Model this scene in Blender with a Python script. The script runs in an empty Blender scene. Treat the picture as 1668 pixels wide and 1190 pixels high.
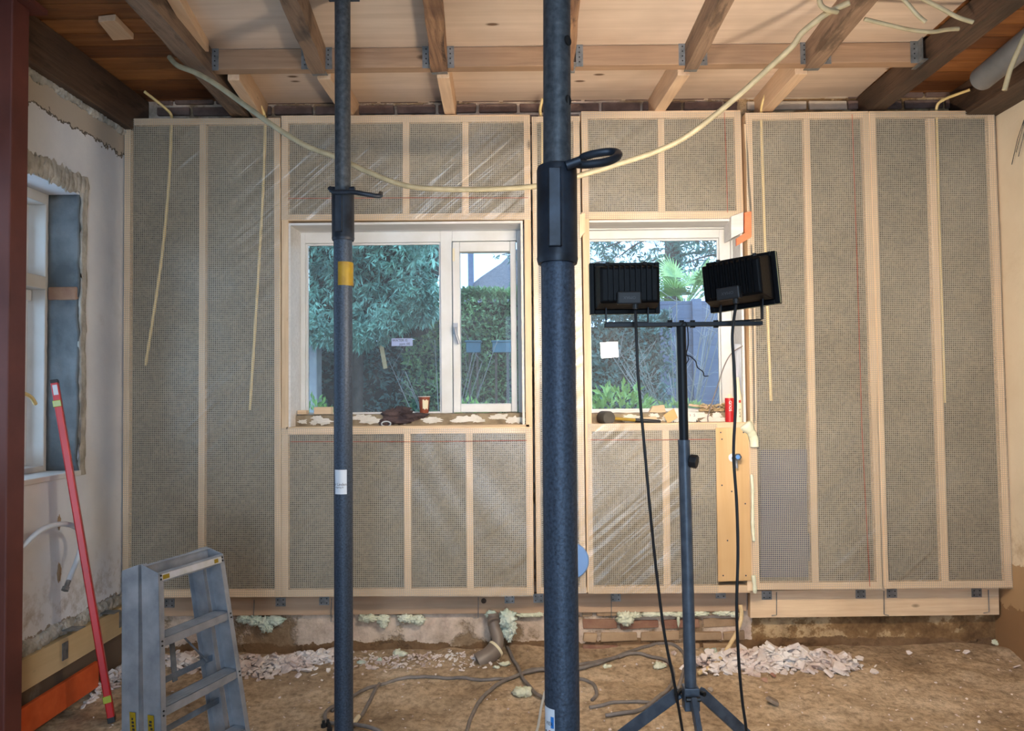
import bpy, math, random
from mathutils import Vector, Matrix, noise as mnoise
random.seed(7)
SC = bpy.context.scene
COL = SC.collection

# ------------------------------------------------------------------ camera
FPX, CX, CY, CAMZ = 1230.0, 860.0, 595.0, 1.42
PITCH, ROLL = 0.0325, -0.0105
RM = (Matrix.Rotation(math.radians(90) + PITCH, 3, 'X') @ Matrix.Rotation(ROLL, 3, 'Z'))
cam_d = bpy.data.cameras.new('camera')
cam_d.sensor_width = 36.0
cam_d.lens = FPX / 1668 * 36.0
cam_d.shift_x = (834 - CX) / 1668
cam_d.clip_start = 0.02
cam = bpy.data.objects.new('camera', cam_d)
COL.objects.link(cam)
cam.matrix_world = Matrix.Translation((0, 0, CAMZ)) @ RM.to_4x4()
SC.camera = cam
# ------------------------------------------------------------------ colour management
SC.view_settings.view_transform = 'Standard'
SC.view_settings.look = 'None'
SC.view_settings.gamma = 1
SC.view_settings.use_curve_mapping = False
SC.view_settings.exposure = 0.0
# ------------------------------------------------------------------ sky (bright, cool overcast)
world = bpy.data.worlds.new('sky')
SC.world = world
world.use_nodes = True
wn, wl = world.node_tree.nodes, world.node_tree.links
wn.clear()
w_out = wn.new('ShaderNodeOutputWorld')
w_bg = wn.new('ShaderNodeBackground')
w_tc = wn.new('ShaderNodeTexCoord')
w_nz = wn.new('ShaderNodeTexNoise'); w_nz.inputs['Scale'].default_value = 2.2; w_nz.inputs['Detail'].default_value = 5
w_cr = wn.new('ShaderNodeValToRGB')
w_cr.color_ramp.elements[0].position = .35; w_cr.color_ramp.elements[0].color = (.38, .64, 1, 1)
w_cr.color_ramp.elements[1].position = .62; w_cr.color_ramp.elements[1].color = (.70, .85, 1, 1)
wl.new(w_tc.outputs['Generated'], w_nz.inputs['Vector'])
wl.new(w_nz.outputs['Fac'], w_cr.inputs['Fac'])
wl.new(w_cr.outputs['Color'], w_bg.inputs['Color'])
w_bg.inputs['Strength'].default_value = 4.0
wl.new(w_bg.outputs['Background'], w_out.inputs['Surface'])
SC.cycles.max_bounces = 7
SC.cycles.transparent_max_bounces = 12
SC.cycles.caustics_reflective = False
SC.cycles.caustics_refractive = False
SC.cycles.sample_clamp_indirect = 4.0

def area_light(name, loc, rot, sx, sy, energy, color, portal=False):
    l = bpy.data.lights.new(name, 'AREA')
    l.shape = 'RECTANGLE'; l.size = sx; l.size_y = sy; l.energy = energy; l.color = color
    if portal: l.cycles.is_portal = True
    o = bpy.data.objects.new(name, l); COL.objects.link(o)
    o.location = loc; o.rotation_euler = rot
    return o
R90 = math.radians(90)
# light portals at the openings (they only guide the sampling of the sky)
area_light('daylight_portal', (-.66, 4.25, 1.9), (-R90, 0, 0), 1.3, 1.15, 1, (1, 1, 1), True)
area_light('daylight_portal', (.68, 4.25, 1.9), (-R90, 0, 0), .9, 1.15, 1, (1, 1, 1), True)
area_light('daylight_portal', (-2.5, 2.85, 1.7), (0, -R90, 0), 1.35, 1.4, 1, (1, 1, 1), True)
# daylight from the open rear of the room and an unseen cool fill light, added to brighten it
area_light('rear_daylight', (.25, -3.4, 1.35), (R90, 0, math.radians(2)), 1.0, 2.2, 100, (.55, .76, 1.0))
area_light('cool_fill_light', (.30, -1.1, 2.72), (math.radians(48), 0, math.radians(8)), .75, .5, 26, (.60, .79, 1.0))
FLOOD = 350.0

# ------------------------------------------------------------------ picture -> world helpers (fixed survey points)
def ray(px, py):
    return RM @ Vector(((px - CX) / FPX, -(py - CY) / FPX, -1))
def P(px, py, Y):                       # point on the plane y = Y
    d = ray(px, py); t = Y / d.y
    return Vector((d.x * t, Y, CAMZ + d.z * t))
def G(px, py, z):                       # point on the plane z
    d = ray(px, py); t = (z - CAMZ) / d.z
    return Vector((d.x * t, d.y * t, z))
def PX(px, py, X):                      # point on the plane x = X
    d = ray(px, py); t = X / d.x
    return Vector((X, d.y * t, CAMZ + d.z * t))

# ------------------------------------------------------------------ mesh builder
class MB:
    def __init__(s): s.v = []; s.f = []
    def add(s, vs, fs):
        b = len(s.v); s.v += [tuple(v) for v in vs]; s.f += [tuple(i + b for i in f) for f in fs]; return s
    def box(s, x0, x1, y0, y1, z0, z1):
        return s.add([(x0,y0,z0),(x1,y0,z0),(x1,y1,z0),(x0,y1,z0),(x0,y0,z1),(x1,y0,z1),(x1,y1,z1),(x0,y1,z1)],
                     [(0,3,2,1),(4,5,6,7),(0,1,5,4),(1,2,6,5),(2,3,7,6),(3,0,4,7)])
    def obox(s, c, ux, uy, uz):          # centre and three half vectors
        c, ux, uy, uz = map(Vector, (c, ux, uy, uz))
        vs = [c+a*ux+b*uy+d*uz for d in (-1,1) for a, b in ((-1,-1),(1,-1),(1,1),(-1,1))]
        return s.add(vs, [(0,3,2,1),(4,5,6,7),(0,1,5,4),(1,2,6,5),(2,3,7,6),(3,0,4,7)])
    def bar(s, a, b, w, d, nrm=(0,1,0)): # beam a->b, width w across, depth d along nrm (both centred)
        a, b, n = Vector(a), Vector(b), Vector(nrm)
        t = (b-a); L = t.length; t.normalize(); sd = t.cross(n).normalized(); n = sd.cross(t).normalized()
        return s.obox((a+b)/2, sd*w/2, n*d/2, t*L/2)
    def quadbox(s, front, dvec):         # any 4-cornered front face pushed back by dvec
        f = [Vector(p) for p in front]; d = Vector(dvec)
        return s.add(f + [p+d for p in f], [(0,1,2,3),(7,6,5,4),(0,4,5,1),(1,5,6,2),(2,6,7,3),(3,7,4,0)])
    def tube(s, pts, r, seg=10, caps=True):
        pts = [Vector(p) for p in pts]; n = len(pts); rr = r if isinstance(r, (list, tuple)) else [r]*n
        t0 = (pts[1]-pts[0]).normalized(); up = Vector((0,0,1)) if abs(t0.z) < .9 else Vector((1,0,0))
        side = t0.cross(up).normalized(); vs = []; fs = []
        for i, p in enumerate(pts):
            t = (pts[min(i+1,n-1)]-pts[max(i-1,0)]).normalized()
            side = (side - t*side.dot(t)).normalized(); nn = t.cross(side)
            for k in range(seg):
                a = 2*math.pi*k/seg
                vs.append(p + (side*math.cos(a)+nn*math.sin(a))*rr[i])
        for i in range(n-1):
            for k in range(seg):
                k2 = (k+1)%seg
                fs.append((i*seg+k, i*seg+k2, (i+1)*seg+k2, (i+1)*seg+k))
        if caps:
            fs.append(tuple(range(seg-1,-1,-1))); fs.append(tuple((n-1)*seg+k for k in range(seg)))
        return s.add(vs, fs)
    def blob(s, c, r, seed=0, lump=.35, freq=2.2, sub=3):
        c = Vector(c); r = Vector(r) if not isinstance(r, (int, float)) else Vector((r, r, r))
        vs, fs = ico(sub); o = Vector((seed*3.1, seed*1.7, seed*.9)); out = []
        for v in vs:
            k = 1 + lump*mnoise.noise(v*freq+o) + lump*.5*mnoise.noise(v*freq*2.3+o)
            out.append(c + Vector((v.x*r.x, v.y*r.y, v.z*r.z))*k)
        return s.add(out, fs)
    def build(s, name, m, parent=None, bevel=0, smooth=None, **tags):
        me = bpy.data.meshes.new(name); me.from_pydata(s.v, [], s.f); me.materials.append(m); me.update()
        if smooth is not None:
            me.polygons.foreach_set('use_smooth', [True]*len(me.polygons))
            if smooth < 3.1: me.set_sharp_from_angle(angle=smooth)
        o = bpy.data.objects.new(name, me); COL.objects.link(o)
        if parent: o.parent = parent; o.matrix_parent_inverse = parent.matrix_world.inverted() if parent.type != 'EMPTY' else Matrix.Translation(-parent.location)
        if bevel:
            bv = o.modifiers.new('bevel', 'BEVEL'); bv.width = bevel; bv.segments = 2; bv.limit_method = 'ANGLE'
        for k, v in tags.items(): o[k] = v
        return o
_ico = {}
def ico(sub):
    if sub in _ico: return _ico[sub]
    t = (1+5**.5)/2
    vs = [Vector(v).normalized() for v in [(-1,t,0),(1,t,0),(-1,-t,0),(1,-t,0),(0,-1,t),(0,1,t),(0,-1,-t),(0,1,-t),(t,0,-1),(t,0,1),(-t,0,-1),(-t,0,1)]]
    fs = [(0,11,5),(0,5,1),(0,1,7),(0,7,10),(0,10,11),(1,5,9),(5,11,4),(11,10,2),(10,7,6),(7,1,8),(3,9,4),(3,4,2),(3,2,6),(3,6,8),(3,8,9),(4,9,5),(2,4,11),(6,2,10),(8,6,7),(9,8,1)]
    for _ in range(sub-1):
        mid = {}; nf = []
        def m(a, b):
            k = (min(a,b), max(a,b))
            if k not in mid: vs.append(((vs[a]+vs[b])/2).normalized()); mid[k] = len(vs)-1
            return mid[k]
        for a, b, c in fs:
            x, y, z = m(a,b), m(b,c), m(c,a); nf += [(a,x,z),(b,y,x),(c,z,y),(x,y,z)]
        fs = nf
    _ico[sub] = (vs, fs); return _ico[sub]
def smooth_path(pts, n=6):
    pts = [Vector(p) for p in pts]; out = []
    for i in range(len(pts)-1):
        p0 = pts[max(i-1,0)]; p1 = pts[i]; p2 = pts[i+1]; p3 = pts[min(i+2,len(pts)-1)]
        for k in range(n):
            t = k/n
            out.append(.5*((2*p1)+(-p0+p2)*t+(2*p0-5*p1+4*p2-p3)*t*t+(-p0+3*p1-3*p2+p3)*t**3))
    out.append(pts[-1]); return out
def thing(name, label, cat, loc=(0,0,0), group=None, kind=None):
    o = bpy.data.objects.new(name, None); COL.objects.link(o); o.location = loc
    o.empty_display_size = .1
    o['label'] = label
    if kind: o['kind'] = kind
    else: o['category'] = cat
    if group: o['group'] = group
    return o
def tag(o, label, cat, group=None, kind=None):
    o['label'] = label; o['category'] = cat
    if group: o['group'] = group
    if kind: o['kind'] = kind
    return o
def text_mb(s, size):
    c = bpy.data.curves.new('t', 'FONT'); c.body = s; c.size = size; c.align_x = 'CENTER'; c.align_y = 'CENTER'; c.resolution_u = 2
    o = bpy.data.objects.new('t', c); COL.objects.link(o)
    bpy.context.view_layer.update()
    me = bpy.data.meshes.new_from_object(o.evaluated_get(bpy.context.evaluated_depsgraph_get()))
    vs = [v.co.copy() for v in me.vertices]; fs = [tuple(p.vertices) for p in me.polygons]
    bpy.data.objects.remove(o); bpy.data.meshes.remove(me); bpy.data.curves.remove(c)
    return vs, fs
def lettering(name, s, size, fn, m, parent):
    vs, fs = text_mb(s, size); mb = MB(); mb.add([fn(v.x, v.y) for v in vs], fs)
    return mb.build(name, m, parent)

# ------------------------------------------------------------------ materials
def rgb(r, g, b):                       # 0..255 sRGB -> linear
    f = lambda c: (c/255/12.92) if c/255 <= .04045 else ((c/255+.055)/1.055)**2.4
    return (f(r), f(g), f(b), 1)
def new_mat(name):
    m = bpy.data.materials.new(name); m.use_nodes = True
    nt = m.node_tree; b = nt.nodes['Principled BSDF']; return m, nt.nodes, nt.links, b
def ramp(N, L, src, stops):
    r = N.new('ShaderNodeValToRGB'); e = r.color_ramp.elements
    while len(e) < len(stops): e.new(.5)
    for i, (p, c) in enumerate(stops): e[i].position = p; e[i].color = c if len(c) == 4 else (*c, 1)
    L.new(src, r.inputs['Fac']); return r
def nz(N, L, scale, detail=4, vec=None, rough=.55, dist=0):
    n = N.new('ShaderNodeTexNoise'); n.inputs['Scale'].default_value = scale; n.inputs['Detail'].default_value = detail
    n.inputs['Roughness'].default_value = rough; n.inputs['Distortion'].default_value = dist
    if vec is not None: L.new(vec, n.inputs['Vector'])
    return n
def mapn(N, L, src, scale=(1,1,1), rot=(0,0,0), loc=(0,0,0)):
    m = N.new('ShaderNodeMapping'); m.inputs['Scale'].default_value = scale; m.inputs['Rotation'].default_value = rot; m.inputs['Location'].default_value = loc
    L.new(src, m.inputs['Vector']); return m
def mixc(N, L, fac, a, b, mode='MIX'):
    m = N.new('ShaderNodeMix'); m.data_type = 'RGBA'; m.blend_type = mode
    for k, v in ((0, fac), (6, a), (7, b)):
        if hasattr(v, 'is_output') or isinstance(v, bpy.types.NodeSocket): L.new(v, m.inputs[k])
        else: m.inputs[k].default_value = v
    return m.outputs[2]
def math_n(N, L, op, a, b=None, c=None):
    m = N.new('ShaderNodeMath'); m.operation = op
    for i, v in enumerate((a, b, c)):
        if v is None: continue
        if isinstance(v, bpy.types.NodeSocket): L.new(v, m.inputs[i])
        else: m.inputs[i].default_value = v
    return m.outputs[0]
def bump(N, L, b, h, strength=.3, dist=.01):
    n = N.new('ShaderNodeBump'); n.inputs['Strength'].default_value = strength; n.inputs['Distance'].default_value = dist
    L.new(h, n.inputs['Height']); L.new(n.outputs['Normal'], b.inputs['Normal'])
def plain(name, c, rough=.6, metal=0, c2=None, scale=8, detail=5, bmp=0, bscale=None, lo=.35, hi=.65, emit=None, estr=0):
    m, N, L, b = new_mat(name); tc = N.new('ShaderNodeTexCoord')
    b.inputs['Roughness'].default_value = rough; b.inputs['Metallic'].default_value = metal
    n = nz(N, L, scale, detail, tc.outputs['Object'])
    if c2: r = ramp(N, L, n.outputs['Fac'], [(lo, c), (hi, c2)]); L.new(r.outputs['Color'], b.inputs['Base Color'])
    else: b.inputs['Base Color'].default_value = c
    if bmp:
        n2 = nz(N, L, bscale or scale, 6, tc.outputs['Object']); bump(N, L, b, n2.outputs['Fac'], bmp, .01)
    if emit: b.inputs['Emission Color'].default_value = emit; b.inputs['Emission Strength'].default_value = estr
    if name == 'black_cast_metal': b.inputs['Specular IOR Level'].default_value = .15
    return m
def wood(name, c1, c2, axis='Z', knots=True, rough=.62, grain=55, var=.12, worn=0, kn=(.13,.07,.035,1)):
    m, N, L, b = new_mat(name); tc = N.new('ShaderNodeTexCoord'); oi = N.new('ShaderNodeObjectInfo')
    sc = {'X': (.05,1,1), 'Y': (1,.05,1), 'Z': (1,1,.05)}[axis]
    off = N.new('ShaderNodeVectorMath'); off.operation = 'ADD'; comb = N.new('ShaderNodeCombineXYZ')
    for i in range(3): L.new(math_n(N, L, 'MULTIPLY', oi.outputs['Random'], 7.0+i*5), comb.inputs[i])
    L.new(tc.outputs['Object'], off.inputs[0]); L.new(comb.outputs[0], off.inputs[1])
    mp = mapn(N, L, off.outputs[0], sc)
    n = nz(N, L, grain, 5, mp.outputs[0], .6, .6); n2 = nz(N, L, 2.5, 3, off.outputs[0])
    r = ramp(N, L, n.outputs['Fac'], [(.3, c1), (.7, c2)]); col = r.outputs['Color']
    d = tuple(v*.72 for v in c1[:3])+(1,)
    r2 = ramp(N, L, n2.outputs['Fac'], [(.42, (0,0,0,1)), (.72, (1,1,1,1))])
    f = math_n(N, L, 'MULTIPLY', r2.outputs['Color'], .5 + worn*.5); col = mixc(N, L, f, col, d)
    if knots:
        ks = {'X': (.45,1,1), 'Y': (1,.45,1), 'Z': (1,1,.45)}[axis]
        mk = mapn(N, L, off.outputs[0], ks); vo = N.new('ShaderNodeTexVoronoi'); vo.inputs['Scale'].default_value = 5.5
        L.new(mk.outputs[0], vo.inputs['Vector'])
        kr = ramp(N, L, vo.outputs['Distance'], [(.045, (1,1,1,1)), (.085, (0,0,0,1))]); col = mixc(N, L, kr.outputs['Color'], col, kn)
    if worn:
        n3 = nz(N, L, 14, 8, mapn(N, L, off.outputs[0], tuple(v**.5 for v in sc)).outputs[0], .7)
        r3 = ramp(N, L, n3.outputs['Fac'], [(.52, (0,0,0,1)), (.62, (1,1,1,1))]); col = mixc(N, L, math_n(N, L, 'MULTIPLY', r3.outputs['Color'], worn), col, tuple(v*.35 for v in c1[:3])+(1,))
    hsv = N.new('ShaderNodeHueSaturation'); L.new(col, hsv.inputs['Color'])
    L.new(math_n(N, L, 'MULTIPLY_ADD', oi.outputs['Random'], var*2, 1-var), hsv.inputs['Value'])
    L.new(hsv.outputs[0], b.inputs['Base Color']); b.inputs['Roughness'].default_value = rough
    bump(N, L, b, n.outputs['Fac'], .25+worn*.5, .004+worn*.006)
    return m
M = {}
PINE1, PINE2 = rgb(214,182,146), rgb(234,208,174)
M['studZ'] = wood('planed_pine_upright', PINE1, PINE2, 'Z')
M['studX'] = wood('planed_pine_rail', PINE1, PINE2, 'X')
M['newY'] = wood('new_pine_joist', rgb(204,170,138), rgb(226,196,164), 'Y')
M['oldY'] = wood('old_rough_joist', rgb(112,90,74), rgb(154,128,106), 'Y', worn=.7)
M['oldDark'] = wood('old_dark_joist', rgb(70,53,41), rgb(98,74,57), 'Y', worn=.7)
M['wormY'] = wood('worm_eaten_joist', rgb(110,78,62), rgb(182,142,106), 'Y', worn=1)
M['trimX'] = wood('trimmer_pine', rgb(146,116,92), rgb(176,144,116), 'X')
M['plankX'] = wood('old_ceiling_plank', rgb(150,100,56), rgb(188,134,82), 'X', worn=.35, grain=35)
_m = M['plankX']; _N, _L = _m.node_tree.nodes, _m.node_tree.links; _b = _N['Principled BSDF']; _src = _b.inputs['Base Color'].links[0].from_socket
_tc = _N.new('ShaderNodeTexCoord'); _sp = _N.new('ShaderNodeSeparateXYZ'); _L.new(_tc.outputs['Object'], _sp.inputs[0])
_fl = math_n(_N, _L, 'FLOOR', math_n(_N, _L, 'MULTIPLY', math_n(_N, _L, 'ADD', _sp.outputs[1], 3.6), 8.0)); _wn = _N.new('ShaderNodeTexWhiteNoise'); _wn.noise_dimensions = '1D'; _L.new(_fl, _wn.inputs['W'])
_rp = ramp(_N, _L, _wn.outputs['Value'], [(0, rgb(160,140,128)), (1, rgb(255,240,225))]); _L.new(mixc(_N, _L, 1.0, _src, _rp.outputs['Color'], 'MULTIPLY'), _b.inputs['Base Color'])
M['plyX'] = wood('ceiling_plywood', rgb(204,182,162), rgb(224,204,186), 'X', grain=22, var=.03)
M['plyZ'] = wood('plywood_board', rgb(204,164,112), rgb(222,188,140), 'Z', grain=18, kn=(.35,.13,.04,1))
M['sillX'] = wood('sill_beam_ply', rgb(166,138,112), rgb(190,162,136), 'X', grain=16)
M['skirt'] = wood('pale_board', rgb(196,168,124), rgb(216,192,150), 'Y', grain=18)
M['orange'] = plain('orange_panel', rgb(206,84,34), .55, c2=rgb(222,100,48), scale=12, bmp=.15)
M['orangeX'] = plain('orange_shuttering', rgb(226,120,76), .6, c2=rgb(236,140,98), scale=14)
M['white'] = plain('white_paint', rgb(226,226,226), .4, c2=rgb(214,212,208), scale=5)
M['whitewood'] = wood('white_primed_lining', rgb(212,208,204), rgb(232,229,226), 'X', var=.02, knots=True, kn=(.55,.5,.45,1))
M['prop'] = plain('weathered_galvanised_steel', rgb(26,35,48), .5, .35, c2=rgb(86,102,124), scale=150, detail=12, bmp=.15, bscale=160, lo=.2, hi=1.0)
M['propup'] = plain('grey_weathered_tube', rgb(48,54,62), .5, .35, c2=rgb(92,98,104), scale=60, detail=10, bmp=.12, bscale=120, lo=.3, hi=.8)
M['propdark'] = plain('dark_weathered_steel', rgb(22,28,38), .45, .35, c2=rgb(44,54,68), scale=18, detail=8, bmp=.12)
M['black'] = plain('black_rubber', (.012,.012,.014,1), .5)
M['blackmetal'] = plain('black_cast_metal', (.004,.004,.005,1), .5, 0, bmp=.1, bscale=90)
M['holeshade'] = plain('painted_hole_shade', (.004,.004,.005,1), .9)
M['yellow'] = plain('yellow_tape', rgb(164,134,18), .5, c2=rgb(138,108,14), scale=20)
M['alu'] = plain('brushed_aluminium', rgb(142,146,154), .42, .5, c2=rgb(188,190,196), scale=12, detail=8, bmp=.08, bscale=60, lo=.3, hi=.75)
M['aludark'] = plain('dull_aluminium', rgb(110,114,122), .5, .5, c2=rgb(140,150,164), scale=14, detail=8)
M['zinc'] = plain('zinc_plate', rgb(120,124,126), .45, .7, c2=rgb(156,158,160), scale=30)
M['stand'] = plain('grey_lacquered_tube', rgb(76,84,96), .42, .3, c2=rgb(96,104,116), scale=30, bmp=.05)
M['standdark'] = plain('dark_steel_bar', rgb(26,29,35), .5, .4)
M['redpaint'] = plain('red_anodised', rgb(196,28,30), .35, .1, c2=rgb(180,22,26), scale=6)
M['primer'] = plain('red_oxide_primer', rgb(116,62,52), .6, c2=rgb(94,48,40), scale=3, bmp=.05, bscale=40)
M['conduit'] = plain('cream_conduit', rgb(226,200,138), .45)
M['flex'] = plain('grey_cream_flex', rgb(150,142,116), .5, c2=rgb(172,162,134), scale=20)
M['foam'] = plain('pale_green_foam', rgb(216,218,190), .8, c2=rgb(236,236,214), scale=14, bmp=.7, bscale=34)
M['foam2'] = plain('mint_foam', rgb(194,214,202), .8, c2=rgb(228,234,220), scale=14, bmp=.7, bscale=34)
M['cable'] = plain('grey_cable', rgb(112,104,100), .5, c2=rgb(134,126,120), scale=20)
M['cablewhite'] = plain('pale_cable', rgb(196,200,204), .45)
M['hose'] = plain('white_hose', rgb(214,220,226), .4)
M['pipe'] = plain('grey_drain_plastic', rgb(96,98,102), .42, c2=rgb(118,118,120), scale=7)
M['pvc'] = plain('brown_grey_pvc', rgb(118,106,98), .4, c2=rgb(136,124,114), scale=9)
M['plasterchip'] = plain('plaster_chip', rgb(206,184,174), .85, c2=rgb(246,238,232), scale=7, bmp=.3, bscale=60)
M['chipbrick'] = plain('brick_chip', rgb(156,104,84), .9, c2=rgb(186,150,130), scale=12, bmp=.3)
M['stone'] = plain('grey_stone', rgb(128,112,98), .85, c2=rgb(158,142,126), scale=9, bmp=.4, bscale=30)
M['paper'] = plain('white_label', rgb(220,226,236), .5)
M['ink'] = plain('dark_ink', (.02,.02,.03,1), .6)
M['redink'] = plain('red_ink', rgb(196,36,30), .5)
M['white_ink'] = plain('white_print', rgb(238,232,228), .5)
M['blueplastic'] = plain('blue_plastic', rgb(40,120,200), .4)
M['crateblue'] = plain('dull_blue_plastic', rgb(56,108,136), .5, c2=rgb(70,124,150))
M['skyplastic'] = plain('pale_blue_plastic', rgb(116,156,214), .45)
M['rope'] = plain('frayed_straw_rope', rgb(206,178,130), .9, c2=rgb(226,200,156), scale=40)
M['glove'] = plain('dirty_fabric', rgb(58,48,52), .9, c2=rgb(96,78,76), scale=14, bmp=.5, bscale=60)
M['rubberhead'] = plain('grey_rubber_head', rgb(66,62,58), .75, c2=rgb(82,78,72), scale=10)
M['cardboard'] = plain('cardboard', rgb(206,170,116), .8)
M['greenpack'] = plain('white_card', rgb(214,216,210), .6)
M['mortar'] = plain('rough_mortar', rgb(120,104,84), .9, c2=rgb(156,140,116), scale=16, bmp=.9, bscale=26)
M['lime'] = plain('flaking_lime', rgb(214,208,198), .85, c2=rgb(234,230,222), scale=10, bmp=.4, bscale=50)
M['screw'] = plain('dark_screw', (.05,.05,.05,1), .4, .8)
M['cream'] = plain('cream_plastic', rgb(232,220,190), .5)
M['cup'] = plain('brown_paper_cup', rgb(126,60,40), .5, c2=rgb(148,74,48), scale=30)

def m_insulation():
    m, N, L, b = new_mat('mineral_wool'); tc = N.new('ShaderNodeTexCoord')
    n = nz(N, L, 9, 8, tc.outputs['Object'], .7); n2 = nz(N, L, 60, 4, tc.outputs['Object'])
    r = ramp(N, L, n.outputs['Fac'], [(.3, rgb(100,91,75)), (.7, rgb(148,134,110))])
    r2 = ramp(N, L, n2.outputs['Fac'], [(.3, rgb(120,120,120)), (.7, rgb(255,255,255))])
    L.new(mixc(N, L, 1.0, r.outputs['Color'], r2.outputs['Color'], 'MULTIPLY'), b.inputs['Base Color'])
    b.inputs['Roughness'].default_value = .95; bump(N, L, b, n2.outputs['Fac'], .6, .01); return m
M['wool'] = m_insulation()
def m_foil():
    """reinforced vapour-barrier film: clear film with a 1 cm scrim of threads, diagonal creases"""
    m, N, L, b = new_mat('reinforced_vapour_film'); tc = N.new('ShaderNodeTexCoord')
    sep = N.new('ShaderNodeSeparateXYZ'); L.new(tc.outputs['Object'], sep.inputs[0])
    def line(ax):
        f = math_n(N, L, 'FRACT', math_n(N, L, 'MULTIPLY', sep.outputs[ax], 100.0))
        return math_n(N, L, 'LESS_THAN', f, .30)
    g = math_n(N, L, 'MAXIMUM', line(0), line(2))
    n = nz(N, L, 1.6, 4, tc.outputs['Object'])
    haze = ramp(N, L, n.outputs['Fac'], [(.35, (.03,.03,.03,1)), (.75, (.15,.15,.15,1))])
    op = math_n(N, L, 'MULTIPLY_ADD', g, .36, haze.outputs['Color'])
    tr = N.new('ShaderNodeBsdfTransparent'); mx = N.new('ShaderNodeMixShader')
    b.inputs['Base Color'].default_value = rgb(226,216,196); b.inputs['Roughness'].default_value = .32
    b.inputs['Specular IOR Level'].default_value = .5
    mp0 = mapn(N, L, tc.outputs['Object'], (1,1,1), (0, math.radians(40), 0)); mp = mapn(N, L, mp0.outputs[0], (1.1,1,13)); cr = nz(N, L, 1.6, 2, mp.outputs[0], .5, .5)
    msk = ramp(N, L, nz(N, L, 1.3, 1, tc.outputs['Object']).outputs['Fac'], [(.38, (0,0,0,1)), (.58, (1,1,1,1))])
    bump(N, L, b, math_n(N, L, 'MULTIPLY', cr.outputs['Fac'], msk.outputs['Color']), .8, .018)
    gl = N.new('ShaderNodeBsdfGlossy'); gl.inputs['Roughness'].default_value = .34; gl.inputs['Color'].default_value = (1,1,1,1)
    for nd in N:
        if nd.type == 'BUMP': L.new(nd.outputs['Normal'], gl.inputs['Normal'])
    L.new(op, mx.inputs['Fac']); L.new(tr.outputs[0], mx.inputs[1]); L.new(b.outputs[0], mx.inputs[2])
    m2 = N.new('ShaderNodeMixShader'); m2.inputs['Fac'].default_value = .05
    L.new(mx.outputs[0], m2.inputs[1]); L.new(gl.outputs[0], m2.inputs[2])
    L.new(m2.outputs[0], N['Material Output'].inputs['Surface']); return m
M['foil'] = m_foil()
def m_glass(name='window_glass', haze=.05):
    m, N, L, b = new_mat(name)
    lw = N.new('ShaderNodeLayerWeight'); lw.inputs['Blend'].default_value = .12
    tr = N.new('ShaderNodeBsdfTransparent'); tr.inputs['Color'].default_value = (.93,.97,.98,1)
    gl = N.new('ShaderNodeBsdfGlossy'); gl.inputs['Roughness'].default_value = .004
    df = N.new('ShaderNodeBsdfDiffuse'); df.inputs['Color'].default_value = (.7,.8,.95,1)
    tc = N.new('ShaderNodeTexCoord'); n = nz(N, L, 3, 6, tc.outputs['Object'])
    a = N.new('ShaderNodeMixShader'); L.new(math_n(N, L, 'MULTIPLY', n.outputs['Fac'], haze*2), a.inputs['Fac'])
    L.new(tr.outputs[0], a.inputs[1]); L.new(df.outputs[0], a.inputs[2])
    c = N.new('ShaderNodeMixShader'); L.new(math_n(N, L, 'ADD', lw.outputs['Fresnel'], .018), c.inputs['Fac'])
    L.new(a.outputs[0], c.inputs[1]); L.new(gl.outputs[0], c.inputs[2])
    L.new(c.outputs[0], N['Material Output'].inputs['Surface']); return m
M['glass'] = m_glass()
def m_sand():
    m, N, L, b = new_mat('damp_sand'); tc = N.new('ShaderNodeTexCoord')
    n = nz(N, L, 2.2, 6, tc.outputs['Object'], .6); n2 = nz(N, L, 30, 8, tc.outputs['Object'], .7); n3 = nz(N, L, 7, 4, tc.outputs['Object'])
    r = ramp(N, L, n.outputs['Fac'], [(.3, rgb(158,134,106)), (.5, rgb(204,178,146)), (.72, rgb(226,204,176))])
    r2 = ramp(N, L, n2.outputs['Fac'], [(.32, rgb(150,142,134)), (.58, rgb(255,255,255))])
    L.new(mixc(N, L, .8, r.outputs['Color'], r2.outputs['Color'], 'MULTIPLY'), b.inputs['Base Color'])
    b.inputs['Roughness'].default_value = .95
    h = math_n(N, L, 'ADD', math_n(N, L, 'MULTIPLY', n2.outputs['Fac'], .35), n3.outputs['Fac']); bump(N, L, b, h, .9, .035); return m
M['sand'] = m_sand()
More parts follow.
